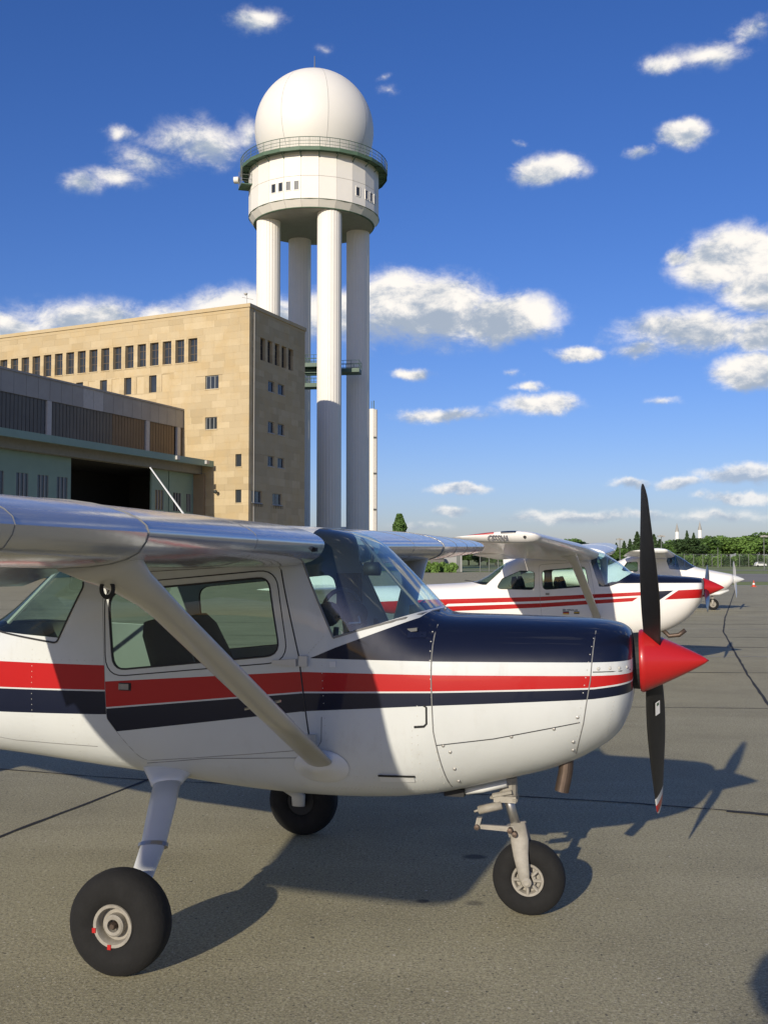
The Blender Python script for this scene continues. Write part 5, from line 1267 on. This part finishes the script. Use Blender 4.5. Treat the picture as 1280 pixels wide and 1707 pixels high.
mid, sk2, fus2, mwings = aircraft(dict(
    name='light_aircraft', label='second aircraft, white with red double stripes and a red spinner, behind the nearest one', loc=(5.39, 16.75, 0), heading=17.0,
    group='high-wing aircraft parked nose to tail across the apron',
    sec=sec172, ring=64, x_aft=-4.2, paint='paint_mid', door_paint='paint_mid', cab=(-4.05, -1.45), seal_top=1.66,
    windows=[('windscreen', [(-1.90, 1.285), (-1.60, 1.375), (-1.415, 1.497), (-1.3, 2.2), (-1.99, 2.2), (-2.03, 1.67)], 'windshield_glass'),
             ('rear_side_window', rounded([(-3.57, 1.235), (-2.935, 1.225), (-2.925, 1.52), (-3.16, 1.53), (-3.46, 1.40)], [.05, .06, .06, .06, .06], 3), 'side_glass'),
             ('rear_window', [(-3.80, 1.30), (-3.74, 1.30), (-3.50, 1.52), (-3.38, 1.72), (-3.36, 2.0), (-4.2, 2.0), (-4.2, 1.36), (-3.9, 1.315)], 'side_glass')],
    door=rounded([(-2.80, .60), (-2.02, .62), (-1.98, 1.2), (-2.06, 1.68), (-2.86, 1.63), (-2.84, 1.1)], [.06, .06, 0, .06, .06, 0], 3), door_win=rounded([(-2.79, 1.225), (-2.06, 1.29), (-2.12, 1.60), (-2.81, 1.535)], .07, 4), door_win_frame=None,
    wing=dict(x=-1.90, c=1.63, z=1.785, dih=.037, y0=.52, y1=2.6, y2=5.34, xt=-2.08, ct=1.12, split=2.5, mat='wing_white', tipmat='tip_mid', flap=6),
    strut=((-1.94, .53, .80), (-2.10, 2.55, 1.825), .125), strut_mat='strut_grey',
    tail=dict(fz0=1.1, fx0=-6.2, fc0=1.35, fz1=2.28, fx1=-7.1, fc1=.22, hx=-6.3, hc=1.2, hz=1.2, hs=1.7), fin_mat='white_paint',
    prop=dict(hub=(-.30, 0, 1.27), r=.155, x0=-.315, x1=0.0, smat='red_paint', tilt=R(-70), R=.95, chord=.14, tips=False, bmat='navy_paint'),
    gear=dict(xm=-2.85, rm=.215, wm=.16, rimm=.088, yr=-1.2, yl=1.2, xtop=-2.75, ytop=.42, ztop=.53, rn=.19, xn=-1.0, wn=.13, rimn=.08, slant=.1, zn=.6)))
# lettering on the near wing tip and by the door
wt2 = mwings[0][2]
yx = -5.34-.075
text_mesh('wing_lettering', 'CESSNA', .085, 'navy_paint', wt2, Matrix.Translation((-2.70, -5.530, 1.945)) @ Matrix.Rotation(R(90), 4, 'X') @ Matrix.Rotation(0, 4, 'Y'), shear=.35, width=.235)
mb = MB(); mb.lathe([(0, -.01), (.018, -.006), (.02, 0)], 12, axis='y', c=(-2.26, -5.505, 1.985), close=False); mb.build('tip_light', 'dark', wt2)
dr2 = [o for o in mid.children if o.name.startswith('door')]; dn2 = min(dr2, key=lambda o: o.data.vertices[0].co.y)
yd = -(sk2.y(-2.35, .9)+.006)
text_mesh('door_lettering', 'SEA WINGS UK', .035, 'navy_paint', dn2, Matrix.Translation((-2.48, yd, .895)) @ Matrix.Rotation(R(90), 4, 'X'), width=.245)
for k, cl in enumerate(('dark', 'red_paint', 'gold')):
    mb = MB(); mb.box(-2.475, -2.38, yd-.001, yd+.004, .868-.016*k, .884-.016*k); mb.build('flag_stripe', cl, dn2)
for k, cl in enumerate(('dark', 'gold', 'dark')):
    mb = MB(); mb.box(-2.30, -2.215, yd-.001, yd+.004, .872-.013*k, .885-.013*k); mb.build('flag_stripe', cl, dn2)
mb = MB(); p = sk2.pt(-2.72, 1.16, -1, .004); mb.box(p.x-.03, p.x+.03, p.y-.012, p.y+.01, p.z-.018, p.z+.016); mb.build('handle', 'rim_white', dn2)
for yy in (-.27, .27):
    for xx in (-2.55, -3.25):
        vs = MB(); vs.tube([(xx+.05, yy, .78), (xx, yy, 1.1), (xx-.05, yy, 1.34), (xx-.06, yy, 1.43)], [.06, .07, .06, .03], 14, ry=[.21, .21, .15, .10], up=(0, 1, 0)); vs.build('seat_back', 'seat_fabric', mid, smooth=True)
mb = MB(); mb.box(-1.78, -1.66, -.47, .47, .98, 1.34); mb.build('instrument_panel', 'panel_black', mid)
mb = MB(); mb.tube([(-.95, -.16, .60), (-.85, -.18, .50), (-.70, -.19, .52), (-.60, -.19, .60)], .035, 12); mb.build('exhaust_pipe', 'rust_pipe', mid, smooth=True)
mb = MB(); mb.box(-.35, -.315, -.25, .25, 1.16, 1.40); mb.build('air_intake', 'navy_paint', mid)

# ------------------------------------------------------------------ far white aircraft
sec3 = [(-.30, .20, 1.14, .90, 1.02, 2.3, 2.3), (-.33, .26, 1.18, .86, 1.02, 2.3, 2.3), (-.5, .37, 1.22, .70, 1.0, 2.4, 2.3), (-.9, .45, 1.30, .56, .98, 2.6, 2.5), (-1.45, .52, 1.42, .50, .98, 2.8, 2.7), (-1.6, .53, 1.50, .49, .98, 3, 2.8), (-1.95, .55, 1.74, .48, .98, 3.2, 3), (-2.25, .56, 1.87, .48, 1.0, 3.8, 3), (-2.6, .56, 1.90, .48, 1.0, 4.5, 3),
    (-3.4, .56, 1.86, .52, 1.0, 4.5, 3), (-4.0, .52, 1.62, .58, 1.0, 3.4, 2.8), (-4.6, .44, 1.40, .66, 1.0, 2.6, 2.4), (-6.5, .2, 1.28, .9, 1.06, 2.2, 2.2), (-7.9, .05, 1.2, 1.05, 1.12, 2, 2)]
MATS['paint_far'] = paint_mat('far_aircraft_paint', (.78, .76, .72), [], dirt=.05)
far, sk3, fus3, fwings = aircraft(dict(
    name='light_aircraft', label='farthest aircraft, all white with a white spinner and blue windscreen', loc=(11.83, 34.89, 0), heading=15.0,
    group='high-wing aircraft parked nose to tail across the apron',
    sec=sec3, ring=56, x_aft=-4.6, paint='paint_far', door_paint='paint_far', cab=(-4.4, -1.5), seal_top=1.66,
    windows=[('windscreen', [(-2.33, 1.36), (-1.80, 1.315), (-1.50, 1.435), (-1.3, 2.2), (-2.25, 2.2), (-2.42, 1.62)], 'blue_glass'), ('rear_side_window', rounded([(-3.9, 1.3), (-3.35, 1.27), (-3.35, 1.6), (-3.7, 1.58)], .06, 3), 'side_glass')],
    wing=dict(x=-2.15, c=1.65, z=1.82, dih=.022, y0=.53, y1=.9, y2=5.2, xt=-2.35, ct=1.15, split=.85, mat='wing_white', flap=0),
    tail=dict(fz0=1.1, fx0=-6.6, fc0=1.3, fz1=2.6, fx1=-7.3, fc1=.7, hx=-6.7, hc=1.15, hz=1.22, hs=1.8),
    prop=dict(hub=(-.27, 0, 1.02), r=.16, x0=-.29, x1=.06, smat='white_paint', tilt=R(-52), R=.95, chord=.15, bmat='strut_grey'),
    gear=dict(xm=-3.0, rm=.21, wm=.15, rimm=.085, yr=-1.2, yl=1.2, xtop=-2.9, ytop=.42, ztop=.56, rn=.19, xn=-.95, wn=.14, rimn=.1, slant=.04, zn=.62)))
mb = MB(); mb.tube([(-.45, -.12, .66), (-.75, -.16, .56), (-1.1, -.14, .52)], [.05, .09, .06], 12, ry=[.04, .07, .05], up=(0, 0, 1)); mb.build('chin_scoop', 'white_paint', far, smooth=True)

# ------------------------------------------------------------------ the photographer, whose head shadow falls on the tarmac at lower right
def person():
    J = dict(pel=(-.33, -.17, .98), wai=(-.33, -.17, 1.13), che=(-.33, -.16, 1.36), nk0=(-.33, -.15, 1.53), nk1=(-.33, -.13, 1.60),
             ls=(-.51, -.16, 1.47), le=(-.60, -.10, 1.22), lw=(-.44, .06, 1.36), lh=(-.38, .10, 1.42), rs=(-.15, -.16, 1.47), re=(-.05, -.14, 1.22), rw=(-.20, .05, 1.36), rh=(-.26, .10, 1.42),
             lhip=(-.42, -.17, .93), lk=(-.43, -.14, .50), la=(-.44, -.19, .09), lt=(-.45, -.02, .045), rhip=(-.24, -.17, .93), rk=(-.23, -.14, .50), ra=(-.22, -.19, .09), rt=(-.21, -.02, .045))
    rad = dict(pel=.135, wai=.13, che=.145, nk0=.065, nk1=.055, ls=.062, le=.045, lw=.032, lh=.036, rs=.062, re=.045, rw=.032, rh=.036, lhip=.095, lk=.06, la=.042, lt=.04, rhip=.095, rk=.06, ra=.042, rt=.04)
    E = [('pel', 'wai'), ('wai', 'che'), ('che', 'nk0'), ('nk0', 'nk1'), ('che', 'ls'), ('ls', 'le'), ('le', 'lw'), ('lw', 'lh'), ('che', 'rs'), ('rs', 're'), ('re', 'rw'), ('rw', 'rh'), ('pel', 'lhip'), ('lhip', 'lk'), ('lk', 'la'), ('la', 'lt'), ('pel', 'rhip'), ('rhip', 'rk'), ('rk', 'ra'), ('ra', 'rt')]
    J = {k: (v[0]+.02, v[1], v[2]) for k, v in J.items()}; K = list(J); root = Vector((-.31, -.17, 0)); me = bpy.data.meshes.new('person'); me.from_pydata([tuple(Vector(J[k])-root) for k in K], [(K.index(a), K.index(b)) for a, b in E], [])
    o = link('person', me, 'jacket'); o.location = root
    md = o.modifiers.new('skin', 'SKIN'); sv = me.skin_vertices[0].data
    for i, k in enumerate(K): sv[i].radius = (rad[k], rad[k]); sv[i].use_root = (k == 'pel')
    sb = o.modifiers.new('sub', 'SUBSURF'); sb.levels = sb.render_levels = 2
    tag(o, 'photographer in a dark jacket whose head shadow falls at lower right', 'person')
    # head with face and hair
    vs = []; fs = []; n, m_ = 24, 16
    for i in range(m_+1):
        ph = math.pi*i/m_
        for j in range(n):
            t = 2*math.pi*j/n; x = .077*math.sin(ph)*math.cos(t); y = .098*math.sin(ph)*math.sin(t); z = .122*math.cos(ph)
            if z < 0: x *= 1-.22*(-z/.122); y *= 1-.10*(-z/.122)
            if y > .06 and abs(x) < .014 and -.035 < z < .02: y += .022
            if y > .07 and abs(abs(x)-.03) < .014 and abs(z-.012) < .014: y -= .008
            vs.append((x, y, z))
    for i in range(m_):
        for j in range(n): fs.append((i*n+j, i*n+(j+1) % n, (i+1)*n+(j+1) % n, (i+1)*n+j))
    mb = MB(); mb.add([(x-.0, y+.05, z+1.735) for x, y, z in vs], fs); hd = mb.build('head', 'skin', o, smooth=True); bm_fix(hd.data)
    mb = MB(); mb.add([(x*1.08, y*1.06+.04, z*1.07+1.742) for x, y, z in vs], [f for f in fs if all(vs[q][2] > -.02-.9*vs[q][1]*0 and (vs[q][1] < .055 or vs[q][2] > .07) for q in f)]); mb.build('hair', 'bark', o, smooth=True)
    for s in (-1, 1):
        mb = MB(); mb.tube([(s*.078, .05, 1.71), (s*.088, .045, 1.735), (s*.08, .045, 1.765)], [.01, .016, .01], 8); mb.build('ear', 'skin', o, smooth=True)
    # fingers closed on the strap hand
    for s, hx in ((-1, -.055), (1, .065)):
        for k in range(4):
            mb = MB(); b0 = Vector((hx, .27-.0, 1.405+.018*k)); mb.tube([b0, b0+Vector((-s*.022, .022, .004)), b0+Vector((-s*.045, .018, .004)), b0+Vector((-s*.05, .0, .002))], [.009, .0085, .008, .007], 8); mb.build('finger', 'skin', o, smooth=True)
        mb = MB(); b0 = Vector((hx, .255, 1.47)); mb.tube([b0, b0+Vector((-s*.02, .012, .022)), b0+Vector((-s*.035, .02, .03))], [.011, .010, .008], 8); mb.build('thumb', 'skin', o, smooth=True)
person()
